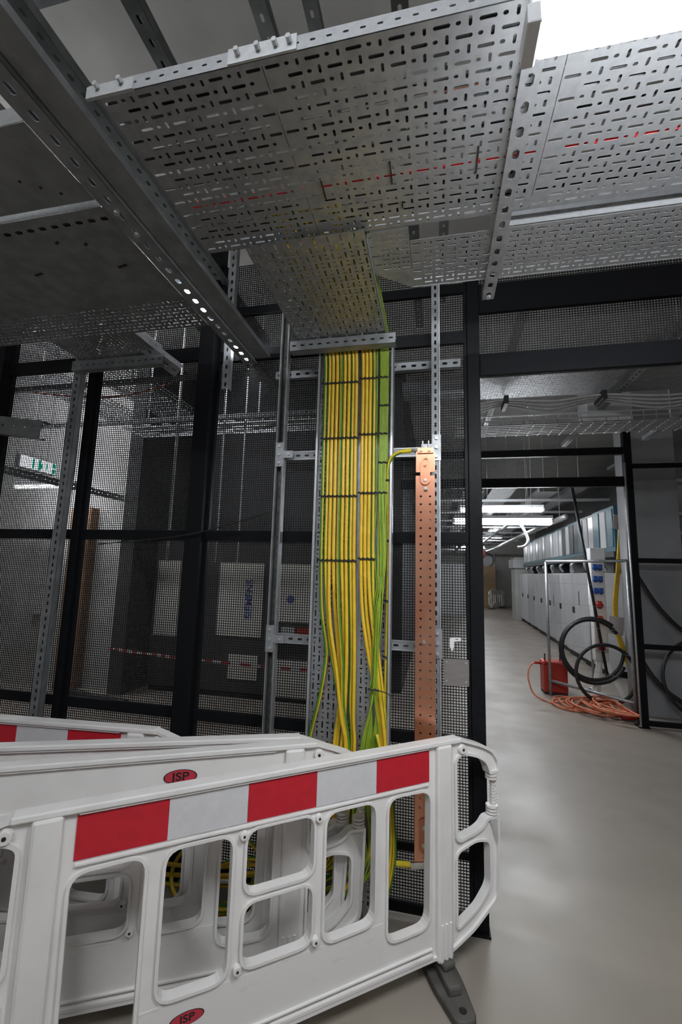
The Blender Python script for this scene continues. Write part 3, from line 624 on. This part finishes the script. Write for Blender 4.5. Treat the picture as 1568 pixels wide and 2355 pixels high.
def make_barrier():
    b = thing('safety_barrier', '', 'barrier', (0, 0, 0))
    to_mb([inset(outline, .004)]+[inset(h, -.004) for h in holes2], .011, .003).build('web', 'white', b, weld=True)
    to_mb([outline, inset(outline, .013)], .024, .004).build('outer_rim', 'white', b, bevel=.0035, weld=True)
    for h in holes2: to_mb([inset(h, -.011), h], .021, .004).build('opening_rim', 'white', b, bevel=.0035, weld=True)
    MB().box(-.885, -.030, .982, .885, .030, 1.004).build('top_rail', 'white', b, bevel=.005)
    MB().box(-.70, -.024, .974, .70, -.010, .981).build('rib', 'white', b, bevel=.002)
    MB().box(-.70, -.022, .818, .70, -.010, .828).build('rib', 'white', b, bevel=.002)
    MB().box(-.70, .010, .974, .70, .024, .981).build('rib', 'white', b, bevel=.002)
    MB().box(-.72, -.026, .112, .72, .026, .132).build('bottom_rail', 'dirt_white', b, bevel=.005)
    MB().box(-.72, -.022, .142, .72, -.010, .150).build('rib', 'dirt_white', b, bevel=.002)
    MB().box(-.47, -.0125, .15, .47, .0125, .318).build('kick_panel', 'dirt_white', b)
    for s in (-1, 1):
        MB().box(s*.785-.044, -.034, .085, s*.785+.044, .034, .985).build('end_post', 'white', b, bevel=.012)
        p = MB()
        for k in range(3): p.cyl((s*.785-.024+.024*k, -.034, .09), (s*.785-.024+.024*k, -.034, .24), .007, 8)
        p.build('post_ridges', 'white', b)
        pin = MB().cyl((s*1.105, 0, .60), (s*1.105, 0, .82), .011, 10)
        for k in range(9): pin.cyl((s*1.108, 0, .665+.014*k), (s*1.108, 0, .673+.014*k), .017, 10)
        for z in (.620, .634, .648, .780, .794): pin.cyl((s*1.098, 0, z), (s*1.098, 0, z+.009), .030, 12)
        pin.build('hinge_pin', 'white', b)
        for x, z, r in ((s*.895, .950, .024), (s*.152, .795, .017), (s*.152, .352, .017), (s*.45, .80, .0)):
            if r:
                bo = MB().cyl((x, -.010, z), (x, -.032, z), r, 16, r1=r*.86).build('boss', 'white', b, bevel=.003)
                MB().cyl((x, -.031, z), (x, -.0335, z), r*.28, 8).build('boss_hole', 'ink', bo)
        ft = [(.0, -.055), (.0, .055)]
        fp = round_poly([(-.045, -.235), (.045, -.235), (.07, -.06), (.07, .06), (.045, .235), (-.045, .235), (-.07, .06), (-.07, -.06)], .042, 5)
        ca, sa = math.cos(R(-13)), math.sin(R(-13)); fp = [(p[0]*ca-p[1]*sa, p[0]*sa+p[1]*ca) for p in fp]
        f = MB(); f.prism([(p[0]*1., p[1]) for p in fp], X_, Y_, Z_, (s*.785, 0, 0), .035)
        fo = f.build('foot', 'rubber', b, bevel=.008)
        MB().bar((s*.785+.13*sa, -.13*ca, .05), (s*.785-.13*sa, .13*ca, .05), .06, .04).box(s*.785-.03, -.06, .07, s*.785+.03, .06, .10).build('foot_socket', 'rubber', fo, bevel=.01)
        for y in (-.19, .19): MB().cyl((s*.785-y*sa, y*ca, .0345), (s*.785-y*sa, y*ca, .0365), .016, 12).build('foot_hole', 'ink', fo)
    return b
def add_strips(b, sd=-1):
    for k in range(5):
        x0 = -.705+.282*k
        MB().box(x0+.0005, sd*.0145-.001, .835, x0+.2815, sd*.0145+.001, .972).build('reflective_panel', 'red' if k % 2 == 0 else 'sheet', b)
def add_badge(b, x, z, wd, hg, sd=-1, y=.0138):
    n = 32; el = lambda s: [(wd/2*s*math.cos(2*math.pi*k/n), hg/2*s*math.sin(2*math.pi*k/n)) for k in range(n)]
    yy = sd*y
    m = MB(); m.prism(el(1), X_, Z_, Y_, (x, yy-.0006, z), .0012); o = m.build('badge_border', 'ink', b)
    m = MB(); m.prism(el(.93), X_, Z_, Y_, (x, yy-.0012, z), .0024); m.build('badge_face', 'badge', o)
    vs, fs = text_mesh('JSP', hg*.78); m = MB(); m.add([(x-sd*v[0]*1.25, yy+sd*.0014+sd*v[2], z+v[1]) for v in vs], fs); m.build('badge_lettering', 'ink', o)
base_b = make_barrier()
def place(b, x, y, rot, label, z=0, lean=0, s=1.):
    b.location = (x, y, z); b.rotation_euler = (lean, 0, rot); b.scale = (s, s, s); b['label'] = label; b['group'] = 'white plastic safety barriers'; return b
bB = copy_tree(base_b); bC = copy_tree(base_b); bD = copy_tree(base_b); bF = copy_tree(base_b)
add_strips(base_b); add_badge(base_b, -.315, .255, .115, .042)
add_badge(bB, .30, .905, .135, .058)
add_strips(bB, 1)
add_strips(bC, 1); add_strips(bD)
place(base_b, -.593, 1.775, R(38.), 'nearest white plastic barrier with red and white reflective strip')
place(bB, -1.325, 1.665, R(27.5), 'plain white plastic barrier with an oval badge under its top rail, behind the nearest one')
place(bC, -1.455, 1.795, R(21.5), 'white plastic barrier leaning close behind the one with the oval badge under its rail')
place(bD, -2.20, 1.93, R(5.), 'rearmost white plastic barrier at the left with red and white strip, by the mesh')
place(bF, 3.35, 25.9, R(62), 'small far white plastic barrier at the end of the corridor')

# ================================================================ CORRIDOR BEYOND THE DOORWAY
# row of low grey cabinets
for i in range(8):
    y0 = 9.15+1.29*i; x = 3.05+.042*(y0-9.15)
    t = thing('cabinet', 'grey steel cabinet in the corridor row, %s from the red box' % ('first', 'second', 'third', 'fourth', 'fifth', 'sixth', 'seventh', 'eighth')[i], 'cabinet', (x+.4, y0+.64, 0), 'grey corridor cabinets')
    MB().box(x+.02, y0, .12, x+.9, y0+1.28, 1.90).build('body', 'cab', t)
    MB().box(x+.06, y0, 0, x+.9, y0+1.28, .12).build('plinth', 'black', t)
    for k in (0, 1):
        d = MB().box(x, y0+.02+.63*k, .14, x+.02, y0+.02+.63*k+.61, 1.88).build('door', 'cab' if (i+k) % 3 else 'film', t, bevel=.004)
        MB().box(x-.015, y0+.55+.1*k, 1.0, x, y0+.58+.1*k, 1.14).build('handle', 'blackrub', d)
    MB().box(x-.003, y0+.2, 1.0+.2*(i % 3), x, y0+.24, 1.3+.2*(i % 3)).build('torn_film', 'ink' if i % 2 else 'film', t)
t = thing('pillar', 'pale square pillar at the far end of the grey cabinets', 'pillar', (3.6, 20.2, 0))
MB().box(3.30, 19.7, 0, 4.0, 20.6, 2.6).build('shaft', 'pale_wall', t); MB().box(3.22, 19.6, 2.15, 4.1, 20.7, 2.5).build('collar', 'cab', t)
# overhead teal framed units above the cabinets
for i in range(9):
    y0 = 8.6+1.15*i; x = 3.15+.042*(y0-9.15)
    t = thing('overhead_unit', 'teal framed box with pale front above the grey cabinets, %s from the doorway' % ordn[i], 'electrical box', (x+.3, y0+.5, 2.25), 'teal boxes above the cabinets')
    MB().box(x+.012, y0, 2.28, x+.6, y0+1.08, 3.1).build('body', 'teal', t)
    for k in range(3): MB().box(x, y0+.06+.34*k, 2.36, x+.012, y0+.06+.34*k+.27, 3.05).build('front_cover', [['teal', 'cab', 'teal'], ['film', 'cab', 'teal'], ['swdark', 'swdark', 'cab'], ['swdark', 'film', 'cab'], ['cab', 'film', 'cab']][min(i, 4)][k], t)
    MB().box(x-.02, y0, 2.18, x+.6, y0+1.1, 2.27).build('bottom_rail', 'swdark', t)
    MB().box(x+.2, y0+.3, 1.92, x+.45, y0+.55, 2.17).build('connector_block', 'zinc' if i % 2 else 'blackrub', t, bevel=.02)
    MB().tube(smooth_path([(x+.1, y0+.7, 2.18), (x+.02, y0+.72, 2.08), (x+.1, y0+.75, 1.95)], 4), .035, 8).build('flexible_duct', 'zinc', t, True)
# far end things
t = thing('crate', 'pale wooden crate standing at the far end of the corridor', 'crate', (3.05, 27.2, 0))
for k in range(6): MB().box(2.65, 27.0, .95+.24*k, 3.45, 27.03, 1.17+.24*k).build('plank', 'wood', t)
MB().box(2.66, 27.03, 0, 3.44, 27.6, 2.36).build('body', 'wood', t)
t = thing('hose_coil', 'grey hose coil hanging on the far corridor wall', 'hose', (3.1, 28.3, 2.6))
MB().tube(torus_arc((3.1, 28.25, 2.75), .42, 28), .05, 8).build('coil', 'galv_dull_shade', t, True); MB().box(2.6, 28.31, 2.25, 3.6, 28.49, 3.2).build('backplate', 'lens', t)
tag(MB().box(2.2, 22.2, 2.75, 2.4, 22.4, 3.0).cyl((2.3, 22.3, 2.65), (2.3, 22.3, 2.75), .07, 8).cyl((2.3, 22.3, 3.0), (2.3, 22.3, ZC), .02, 6).build('red_beacon', 'redplastic', None, False, .02), 'small red box far down the corridor by the doorway post', 'box')
for i, (x0, y0, x1, y1, h) in enumerate(((.2, 20.5, 1.3, 22, 2.3), (1.1, 26.6, 2.0, 27.8, 2.0))):
    t = thing('cupboard', ('grey cupboard far down the corridor on the left', 'pale cupboard at the far end wall of the corridor')[i], 'cupboard', ((x0+x1)/2, (y0+y1)/2, 0))
    MB().box(x0, y0, 0, x1, y1, h).build('body', 'cab', t); MB().box((x0+x1)/2-.01, y0-.01, .1, (x0+x1)/2+.01, y0, h-.1).build('seam', 'ink', t)
# services under the corridor ceiling
for i, (x, z, wd) in enumerate(((.75, 3.45, .4), (1.45, 3.62, .5), (2.15, 3.42, .35), (2.8, 3.55, .3), (.2, 3.3, .3))):
    t = thing('cable_tray', 'steel tray running away under the corridor ceiling, %s' % ('second from the left', 'middle one', 'second from the right', 'rightmost, over the teal boxes', 'leftmost')[i], 'cable tray', (x, 17, z), 'corridor ceiling trays')
    MB().box(x-wd/2, 8.9, z, x+wd/2, 27.5, z+.004).build('tray_section', 'galv', t)
    for s in (-1, 1): MB().box(x+s*wd/2-.003, 8.9, z, x+s*wd/2+.003, 27.5, z+.08).build('flange', 'zinc', t)
    for y in (9.3, 15.2, 21): MB().cyl((x, y, z), (x, y, ZC), .006, 6).build('hanger_rod', 'zinc', t)
for i in range(11):
    y = 9.2+1.6*i
    tag(MB().strut((-.3, y, 3.28-.012*i), (3.3, y, 3.28-.012*i), (0,0,-1), .06, .05, .1, (.05, .02)).build('cross_strut', 'zinc'), 'cross channel under the corridor trays, number %s from the doorway' % (ordn+['tenth', 'eleventh'])[i], 'steel channel', 'corridor cross channels')
for i, (x, z, y1) in enumerate(((1.07, 3.05, 26), (2.45, 2.95, 22), (1.85, 3.1, 24))):
    mb = MB().tube([(x, 9, z), (x+.02, 14, z+.02), (x, 19, z-.02), (x, y1, z)], .07-.015*i, 10)
    for yy in (9.4, 15, 20): mb.cyl((x, yy, z), (x, yy, ZC), .006, 6)
    tag(mb.build('silver_pipe', 'zinc', None, True), 'foil wrapped pipe under the corridor ceiling, '+('left one', 'right one', 'middle one')[i], 'pipe', 'corridor pipes')
tag(MB().tube(smooth_path([(1.35, 7.42, 2.62), (1.42, 7.45, 2.50), (1.46, 7.45, 2.36), (1.40, 7.44, 2.27), (1.30, 7.44, 2.25)], 6), .022, 8).build('hanging_cable', 'whitecable', None, True), 'white cable end hooking down below the doorway light', 'cable')
# trays and cables crossing behind the doorway header
t = thing('cable_tray', 'pale perforated tray behind the doorway header', 'cable tray', (1.0, 4.0, 3.5))
mb = MB(); mb.perf((.3, 3.72, 3.5), X_, Y_, Z_, 1.25, .56, px=.10, py=.04); mb.build('tray_section', 'galv', t)
MB().box(1.56, 3.72, 3.5, 3.4, 4.28, 3.503).build('tray_section', 'galv_dull_shade', t)
for y in (3.715, 4.285):
    MB().box(.3, y-.002, 3.5, 3.4, y+.002, 3.57).build('flange', 'galv_dull_shade', t)
    for x in (.5, 1.9): MB().cyl((x, y, 3.5), (x, y, ZC), .006, 6).build('hanger_rod', 'zinc', t)
for i, (x, z) in enumerate(((1.62, 3.45), (.62, 3.62), (2.55, 3.5))):
    channel('channel receding behind the doorway header, '+('middle one', 'left one', 'right one')[i], (x, 2.75, z), (x, 5.9, z), (0,0,-1), .06, .05, m='galv_dull_shade', group='channels behind header', hang=(.2, .8))
def basket(label, o, ax, ay, L, W, h, px=.10, py=.05, r=.0055, m='zinc'):
    o = V(*o); ax = V(*ax); ay = V(*ay); t = thing('wire_basket_tray', label, 'wire tray', o+ax*L/2+ay*W/2)
    mb = MB(); n = int(L/px)
    for i in range(n+1):
        q = o+ax*(i*px)
        mb.tube([q+Z_*h, q, q+ay*W, q+ay*W+Z_*h], r, 4)
    mb.build('cross_wires', m, t)
    mb = MB()
    for k in range(int(W/py)+1): q = o+ay*(k*py); mb.bar(q, q+ax*L, r*2, r*2)
    for e in (0, W):
        for hh in (h*.5, h): q = o+ay*e+Z_*hh; mb.bar(q, q+ax*L, r*2, r*2)
    mb.build('long_wires', m, t); return t
basket('wire basket tray crossing behind the doorway header', (.2, 4.15, 3.18), X_, Y_, 4.2, .35, .09)
for j, (y, lab) in enumerate(((4.12, 'front strand'), (4.17, 'second strand'), (4.22, 'third strand'), (4.27, 'rear strand'))):
    pts = []
    for k, x in enumerate((-.1, .3, .652, 1.06, 1.478, 2.0, 2.6, 3.4)):
        pts.append((x, y, 3.42-(0 if x in (.652, 1.478, 2.6) else .035+.018*j)+(.0)))
    tag(MB().tube(smooth_path(pts, 6), .011, 6).build('data_cable', 'whitecable', None, True), 'pale data cable sagging behind the doorway header, '+lab, 'cable', 'pale sagging cables')
for i, x in enumerate((.652, 1.478, 2.6)):
    t = thing('cable_hanger', 'small black hanger holding the pale cables, '+('left one', 'middle one', 'right one')[i], 'bracket', (x, 4.2, 3.42), 'cable hangers')
    MB().box(x-.02, 4.08, 3.37, x+.02, 4.30, 3.45).build('clamp', 'blackrub', t, bevel=.004); MB().cyl((x, 4.2, 3.44), (x, 4.2, ZC), .005, 6).build('hanger_rod', 'zinc', t)
tag(MB().box(1.5, 4.6, 3.3, 1.9, 4.9, 3.75).box(1.56, 4.595, 3.4, 1.84, 4.60, 3.5, 1).build('junction_box', ['cab', 'cab'], None, False, .008), 'grey junction box behind the diagonal channel over the corridor', 'box')
tag(MB().box(-.4, 5.3, 4.05, 3.6, 5.6, 4.2).build('duct', 'galv_dull_shade', None, False, .01), 'dark flat duct crossing high over the corridor', 'duct')
tag(MB().box(2.70, 6.75, 0, 3.28, 7.25, ZC).build('concrete_column', 'grey_wall', None, False, .01), 'grey concrete column at the right behind the second frame', 'column')
for i, (x0, y0, z, x1) in enumerate(((3.3, 8.0, 3.4, 5.9), (3.3, 8.4, 2.9, 5.9), (3.3, 8.9, 3.9, 5.9), (3.3, 8.2, 2.55, 5.9))):
    tag(MB().box(x0, y0, z, x1, y0+.35, z+.05).build('cable_tray', 'zinc', None, False, .01), 'shiny tray at the right edge behind the column, '+('second from the top', 'third from the top', 'topmost', 'lowest')[i], 'cable tray', 'trays right of column')

# temporary fence, red box, distribution board, cables
t = thing('fence_panel', 'galvanised temporary fence panel standing before the distribution board', 'fence', (2.1, 7.0, 0))
a = V(1.72, 7.48, 0); b = V(2.50, 6.50, 0)
MB().tube([a+Z_*.02, a+Z_*2.03], .021, 10).build('upright', 'galv', t, True); MB().tube([b+Z_*.02, b+Z_*2.03], .021, 10).build('upright', 'galv', t, True)
MB().tube([a+Z_*2.03, b+Z_*2.03], .021, 10).build('top_tube', 'galv', t, True); MB().tube([a+Z_*.22, b+Z_*.22], .021, 10).build('bottom_tube', 'galv', t, True)
mb = MB()
for k in range(1, 22): q = a.lerp(b, k/22); mb.bar(q+Z_*.22, q+Z_*2.03, .003, .003)
for z in (.5, .8, 1.1, 1.4, 1.7): mb.bar(a+Z_*z, b+Z_*z, .003, .003)
mb.build('infill_wires', 'galv', t)
tag(MB().tube([(2.52, 8.1, .02), (2.52, 8.1, 2.05)], .02, 8).cyl((2.52, 8.1, 0), (2.52, 8.1, .03), .08, 10).build('steel_pole', 'galv', None, True), 'steel fence pole standing in front of the grey cabinets', 'pole')
t = thing('power_box', 'red portable power box on the corridor floor with orange cable plugged in', 'box', (1.82, 7.65, 0))
MB().box(1.645, 7.53, .03, 1.99, 7.80, .49).build('case', 'boxred', t, bevel=.02)
MB().box(1.65, 7.54, 0, 1.98, 7.79, .03).build('base', 'blackrub', t)
for x in (1.68, 1.76, 1.90, 1.96): MB().cyl((x, 7.6, .48), (x, 7.6, .60), .010, 6).build('terminal_post', 'blackrub', t)
MB().cyl((1.60, 7.50, .47), (1.68, 7.52, .47), .03, 10).cyl((1.50, 7.47, .475), (1.60, 7.50, .47), .022, 10).build('plug', 'redplastic', t, True)
def board_stand():
    t = thing('distribution_board', 'white power distribution board with blue and red sockets on a stand', 'distribution board', (2.5, 7.5, 0))
    MB().box(2.37, 7.48, .55, 2.56, 7.62, 2.24).build('case', 'white', t, bevel=.01)
    MB().box(2.36, 7.46, 2.05, 2.57, 7.62, 2.26).build('head', 'lens', t, bevel=.008)
    for k, (z, m) in enumerate(((1.96, 'blue'), (1.78, 'blue'), (1.60, 'blue'), (1.40, 'redplastic'), (1.18, 'redplastic'), (.78, 'redplastic'))):
        for dx in ((-.04, .03) if m == 'blue' else (0,)):
            s = MB().cyl((2.45+dx, 7.49, z), (2.45+dx, 7.42, z-.02), .033 if m == 'blue' else .05, 12).build('socket', m, t, True)
            MB().box(2.45+dx-.03, 7.415, z-.03, 2.45+dx+.03, 7.425, z+.045).build('flap', m, s)
    for x0, x1, y1 in ((2.44, 2.26, 7.35), (2.49, 2.70, 7.35), (2.46, 2.46, 7.75)):
        MB().bar((x0, 7.52, .62), (x1, y1, .01), .06, .025, (0,1,0)).build('stand_leg', 'white', t)
    MB().box(2.22, 7.30, 0, 2.34, 7.42, .05).box(2.64, 7.30, 0, 2.78, 7.42, .05).build('foot_pad', 'white', t)
    return t
board_stand()
for i, (x, z, wd, hg, nm) in enumerate(((2.73, 2.66, .16, .22, 'upper paper notice taped to the yellow cables'), (2.62, 1.12, .22, .26, 'lower paper notice taped to the yellow cables'))):
    tag(MB().bar((x-wd/2, 7.30, z), (x+wd/2, 7.34, z-.03), .004, hg).build('paper_notice', 'paper'), nm, 'notice')
for i in range(4):
    tag(MB().tube(smooth_path([(2.78+.012*i, 7.4, 3.2), (2.76+.012*i, 7.38, 2.6), (2.70+.014*i, 7.38, 2.0), (2.62+.016*i, 7.38, 1.4), (2.64+.015*i, 7.37, .95), (2.76+.03*i, 7.36, .5), (2.9+.04*i, 7.3, .1)], 6), .014, 8).build('power_cable', 'yellow', None, True), 'yellow power cable dropping behind the board, '+('leftmost', 'second from left', 'third from left', 'rightmost')[i], 'cable', 'yellow power cables')
tag(MB().tube([(2.09, 7.30, 3.3), (2.28, 7.30, 1.8), (2.47, 7.30, .28)], .022, 8).build('leaning_pole', 'blackrub', None, True), 'long dark pole leaning in front of the distribution board', 'pole')
for i, (c, r, a0, a1) in enumerate(((V(2.24, 7.18, .76), .42, .6, 6.3), (V(2.27, 7.24, .74), .46, .9, 5.8), (V(2.36, 7.05, .45), .40, -1.2, 4.6))):
    tag(MB().tube(torus_arc(c, r, 36, (1,.1,0), (0,.05,1), a0, a1), .025, 8).build('black_cable_loop', 'blackrub', None, True), 'thick black cable loop standing behind the fence, '+('left inner loop', 'left outer loop', 'low front loop')[i], 'cable', 'black cable loops')
tag(MB().tube(smooth_path([(2.60, 6.62, .85), (2.75, 6.6, .55), (3.0, 6.6, .3), (3.4, 6.6, .15), (4.2, 6.6, .6), (4.8, 6.6, 1.1)], 6), .03, 8).build('black_cable', 'blackrub', None, True), 'thick black cable sweeping right below the frame rails', 'cable')
tag(MB().tube(smooth_path([(2.62, 6.6, 1.9), (2.9, 6.6, 1.4), (3.3, 6.6, 1.05), (4.0, 6.6, .95)], 6), .028, 8).build('black_cable', 'blackrub', None, True), 'thick black cable drooping from the second frame post to the right', 'cable')
tag(MB().tube(torus_arc((3.35, 6.55, .55), .5, 36, (1,0,0), (0,.1,1), .3, 6.0), .022, 8).build('black_cable_loop', 'blackrub', None, True), 'large black cable loop in the dark right of the second frame post', 'cable')
# orange extension cable pile
rng = random.Random(3); pts = [V(1.50, 7.47, .475), V(1.41, 7.38, .42), V(1.37, 7.3, .28), V(1.42, 7.22, .08), V(1.55, 7.12, .015)]
for k in range(11):
    cx = 1.95+.045*k*(.9)+rng.uniform(-.08, .08); cy = 7.05-.045*k+rng.uniform(-.06, .06); ra = rng.uniform(.2, .34); rb = rng.uniform(.18, .42); ph = rng.uniform(0, 6)
    for j in range(8):
        an = ph+j*.82; pts.append(V(min(2.405, cx+ra*math.cos(an)*.95), cy+rb*math.sin(an)*1.1, .016+.013*k*.9+.014*math.sin(j*1.3)))
tag(MB().tube(smooth_path(pts, 5), .0125, 7).build('extension_cable', 'orange', None, True), 'tangled orange extension cable heaped on the corridor floor', 'cable')
tag(MB().cyl((2.33, 6.52, .06), (2.52, 6.50, .07), .055, 12).cyl((2.20, 6.54, .05), (2.33, 6.52, .06), .03, 10).build('cable_plug', 'redplastic', None, True), 'red industrial plug lying on the orange cable by the frame post', 'plug')

# ================================================================ ROOM BEHIND THE MESH, LEFT
def switchgear(label, x0, x1, y, h, covers, mark=None):
    t = thing('switchgear', label, 'switchgear', ((x0+x1)/2, y+.4, 0), 'dark switchgear row')
    MB().box(x0, y+.01, .08, x1, y+.85, h).build('body', 'swdark', t); MB().box(x0+.02, y+.03, 0, x1-.02, y+.8, .08).build('plinth', 'black', t)
    for (a, b, c, d, m) in covers: MB().box(a, y-.004, c, b, y+.01, d).build('cover', m, t, bevel=.004)
    return t
Y0 = 5.93
switchgear('switchgear unit with a torn pale cover behind the thick black post', -4.16, -3.36, Y0, 2.35, [(-4.10, -3.72, .78, 1.88, 'swwhite'), (-3.62, -3.42, .74, 1.88, 'swwhite')])
s2 = switchgear('switchgear unit with blue vertical lettering on its pale cover', -3.34, -2.30, Y0, 2.35, [(-3.09, -2.40, .83, 1.87, 'swwhite'), (-2.88, -2.43, .24, .58, 'swwhite')])
vs, fs = text_mesh('SIEMENS', .15); mb = MB(); mb.add([(-2.60-v[1], Y0-.006+v[2], 1.36+v[0]) for v in vs], fs); mb.build('lettering', 'brandblue', s2)
s3 = switchgear('switchgear unit with a round blue mark on its pale cover', -2.28, -1.55, Y0, 2.35, [(-2.19, -1.66, 1.06, 1.87, 'swwhite'), (-2.17, -1.66, .06, .56, 'swwhite'), (-2.1, -1.9, .88, 1.0, 'cab'), (-1.88, -1.62, .88, 1.0, 'redplastic')])
MB().cyl((-1.98, Y0-.004, 1.38), (-1.98, Y0-.008, 1.38), .055, 16).build('round_mark', 'brandblue', s3)
switchgear('plain dark switchgear unit behind the copper bar', -1.53, -.65, Y0, 2.35, [(-1.45, -.75, 1.2, 2.2, 'swdark'), (-1.45, -.75, .2, 1.1, 'swdark')])
mb = MB(); pts = [(-4.5, 5.54, .62), (-3.8, 5.5, .59), (-3.0, 5.5, .56), (-1.7, 5.6, .52), (-.7, 5.92, .5)]
sp = smooth_path(pts, 10)
for i in range(len(sp)-1): mb.bar(sp[i], sp[i+1], .002, .035, (0,0,1), i % 2)
tag(mb.build('barrier_tape', ['redplastic', 'sheet']), 'red and white barrier tape stretched before the dark switchgear', 'tape')
basket('bright wire basket tray with wavy cables behind the thick black post', (-4.1, 4.9, 3.62), X_, Y_, 2.7, .4, .09)
for j in range(3):
    pts = [(-4.0+.3*k, 4.95+.08*j, 3.70+.045*math.sin(k*1.5+j)) for k in range(9)]
    tag(MB().tube(smooth_path(pts, 6), .014, 6).build('data_cable', 'whitecable', None, True), 'wavy grey data cable lying in the bright wire basket, '+('front', 'middle', 'rear')[j], 'cable', 'wavy basket cables')
basket('wire basket tray high at the left, upper one', (-5.4, 3.4, 4.30), X_, Y_, 2.2, .4, .08)
basket('wire basket tray high at the left, receding to the pale wall', (-4.6, 3.0, 3.85), Y_, X_, 2.3, .45, .08)
basket('wire basket tray high at the left, above the bright batten light', (-3.6, 3.0, 3.78), Y_, X_, 2.0, .5, .08)
for i, (x, z0, z1) in enumerate(((-2.46, 1.85, ZC), (-2.19, 1.85, ZC), (-2.03, 3.6, ZC), (-3.08, 1.85, ZC), (-3.5, 3.6, ZC), (-1.7, 3.5, ZC))):
    tag(MB().bar((x, 4.6, z0), (x, 4.6, z1), .022, .022, (0,1,0)).build('hanger_rod', 'zinc'), 'thin bright hanger rod behind the mesh, %s' % ('tall one left of the cable drop', 'slotted one nearest the cable drop', 'short upper one', 'one above the torn pale cover', 'one through the wavy cables', 'one behind the left upright')[i], 'hanger rod', 'hanger rods')
for i, (y, z) in enumerate(((3.4, 3.52), (4.5, 3.55))):
    channel(('dark cross channel behind the mesh under the high wire trays, near', 'dark cross channel behind the mesh under the high wire trays, far')[i], (-5.2, y, z), (-1.2, y, z), (0,-1,0), .05, .04, m='galv_dull_shade', hang=(.1, .6))
t = thing('exit_sign', 'lit white and green emergency exit sign hanging behind the mesh at the left', 'exit sign', (-4.6, 4.25, 2.9))
MB().box(-4.66, 3.92, 2.86, -4.60, 4.42, 3.02).build('housing', 'lens', t, bevel=.006)
MB().box(-4.597, 3.94, 2.875, -4.592, 4.40, 3.005).build('sign_face', 'lit_white', t)
for y0, y1, z0, z1 in ((4.08, 4.11, 2.885, 2.995), (4.16, 4.20, 2.88, 3.0), (4.18, 4.215, 2.90, 2.96), (4.27, 4.29, 2.90, 2.98), (4.35, 4.395, 2.88, 2.935), (4.35, 4.395, 2.945, 3.0)):
    MB().box(-4.592, y0, z0, -4.590, y1, z1).build('pictogram', 'green_sign', t)
MB().cyl((-4.63, 4.1, 3.02), (-4.63, 4.1, ZC), .006, 6).cyl((-4.63, 4.3, 3.02), (-4.63, 4.3, ZC), .006, 6).build('hanger', 'zinc', t)
channel('dark steel beam below the exit sign', (-4.63, 3.0, 2.80), (-4.63, 5.7, 2.80), (1,0,0), .08, .05, m='galv_dull_shade')
tag(MB().tube(smooth_path([(-5.3, 5.5, .06), (-5.0, 5.35, .07), (-4.7, 5.3, .05), (-4.4, 5.25, .04), (-3.9, 5.2, .03)], 5), .05, 8).build('floor_hose', 'blackrub', None, True), 'dark hose lying along the foot of the pale wall', 'hose')
tag(MB().tube(smooth_path([(-4.4, 3.42, 3.57), (-3.6, 3.5, 3.46), (-2.9, 3.5, 3.43), (-2.0, 3.42, 3.57)], 6), .008, 6).build('loose_cable', 'orange'), 'thin orange cable sagging behind the mesh under the wire trays', 'cable')
tag(MB().tube(smooth_path([(-2.2, 2.50, 1.92), (-1.5, 2.47, 1.99), (-.95, 2.43, 2.13)], 5), .004, 6).build('loose_cable', 'blackrub'), 'thin black wire tied from the left upright to the mesh rail', 'cable')
SC.frame_set(1)
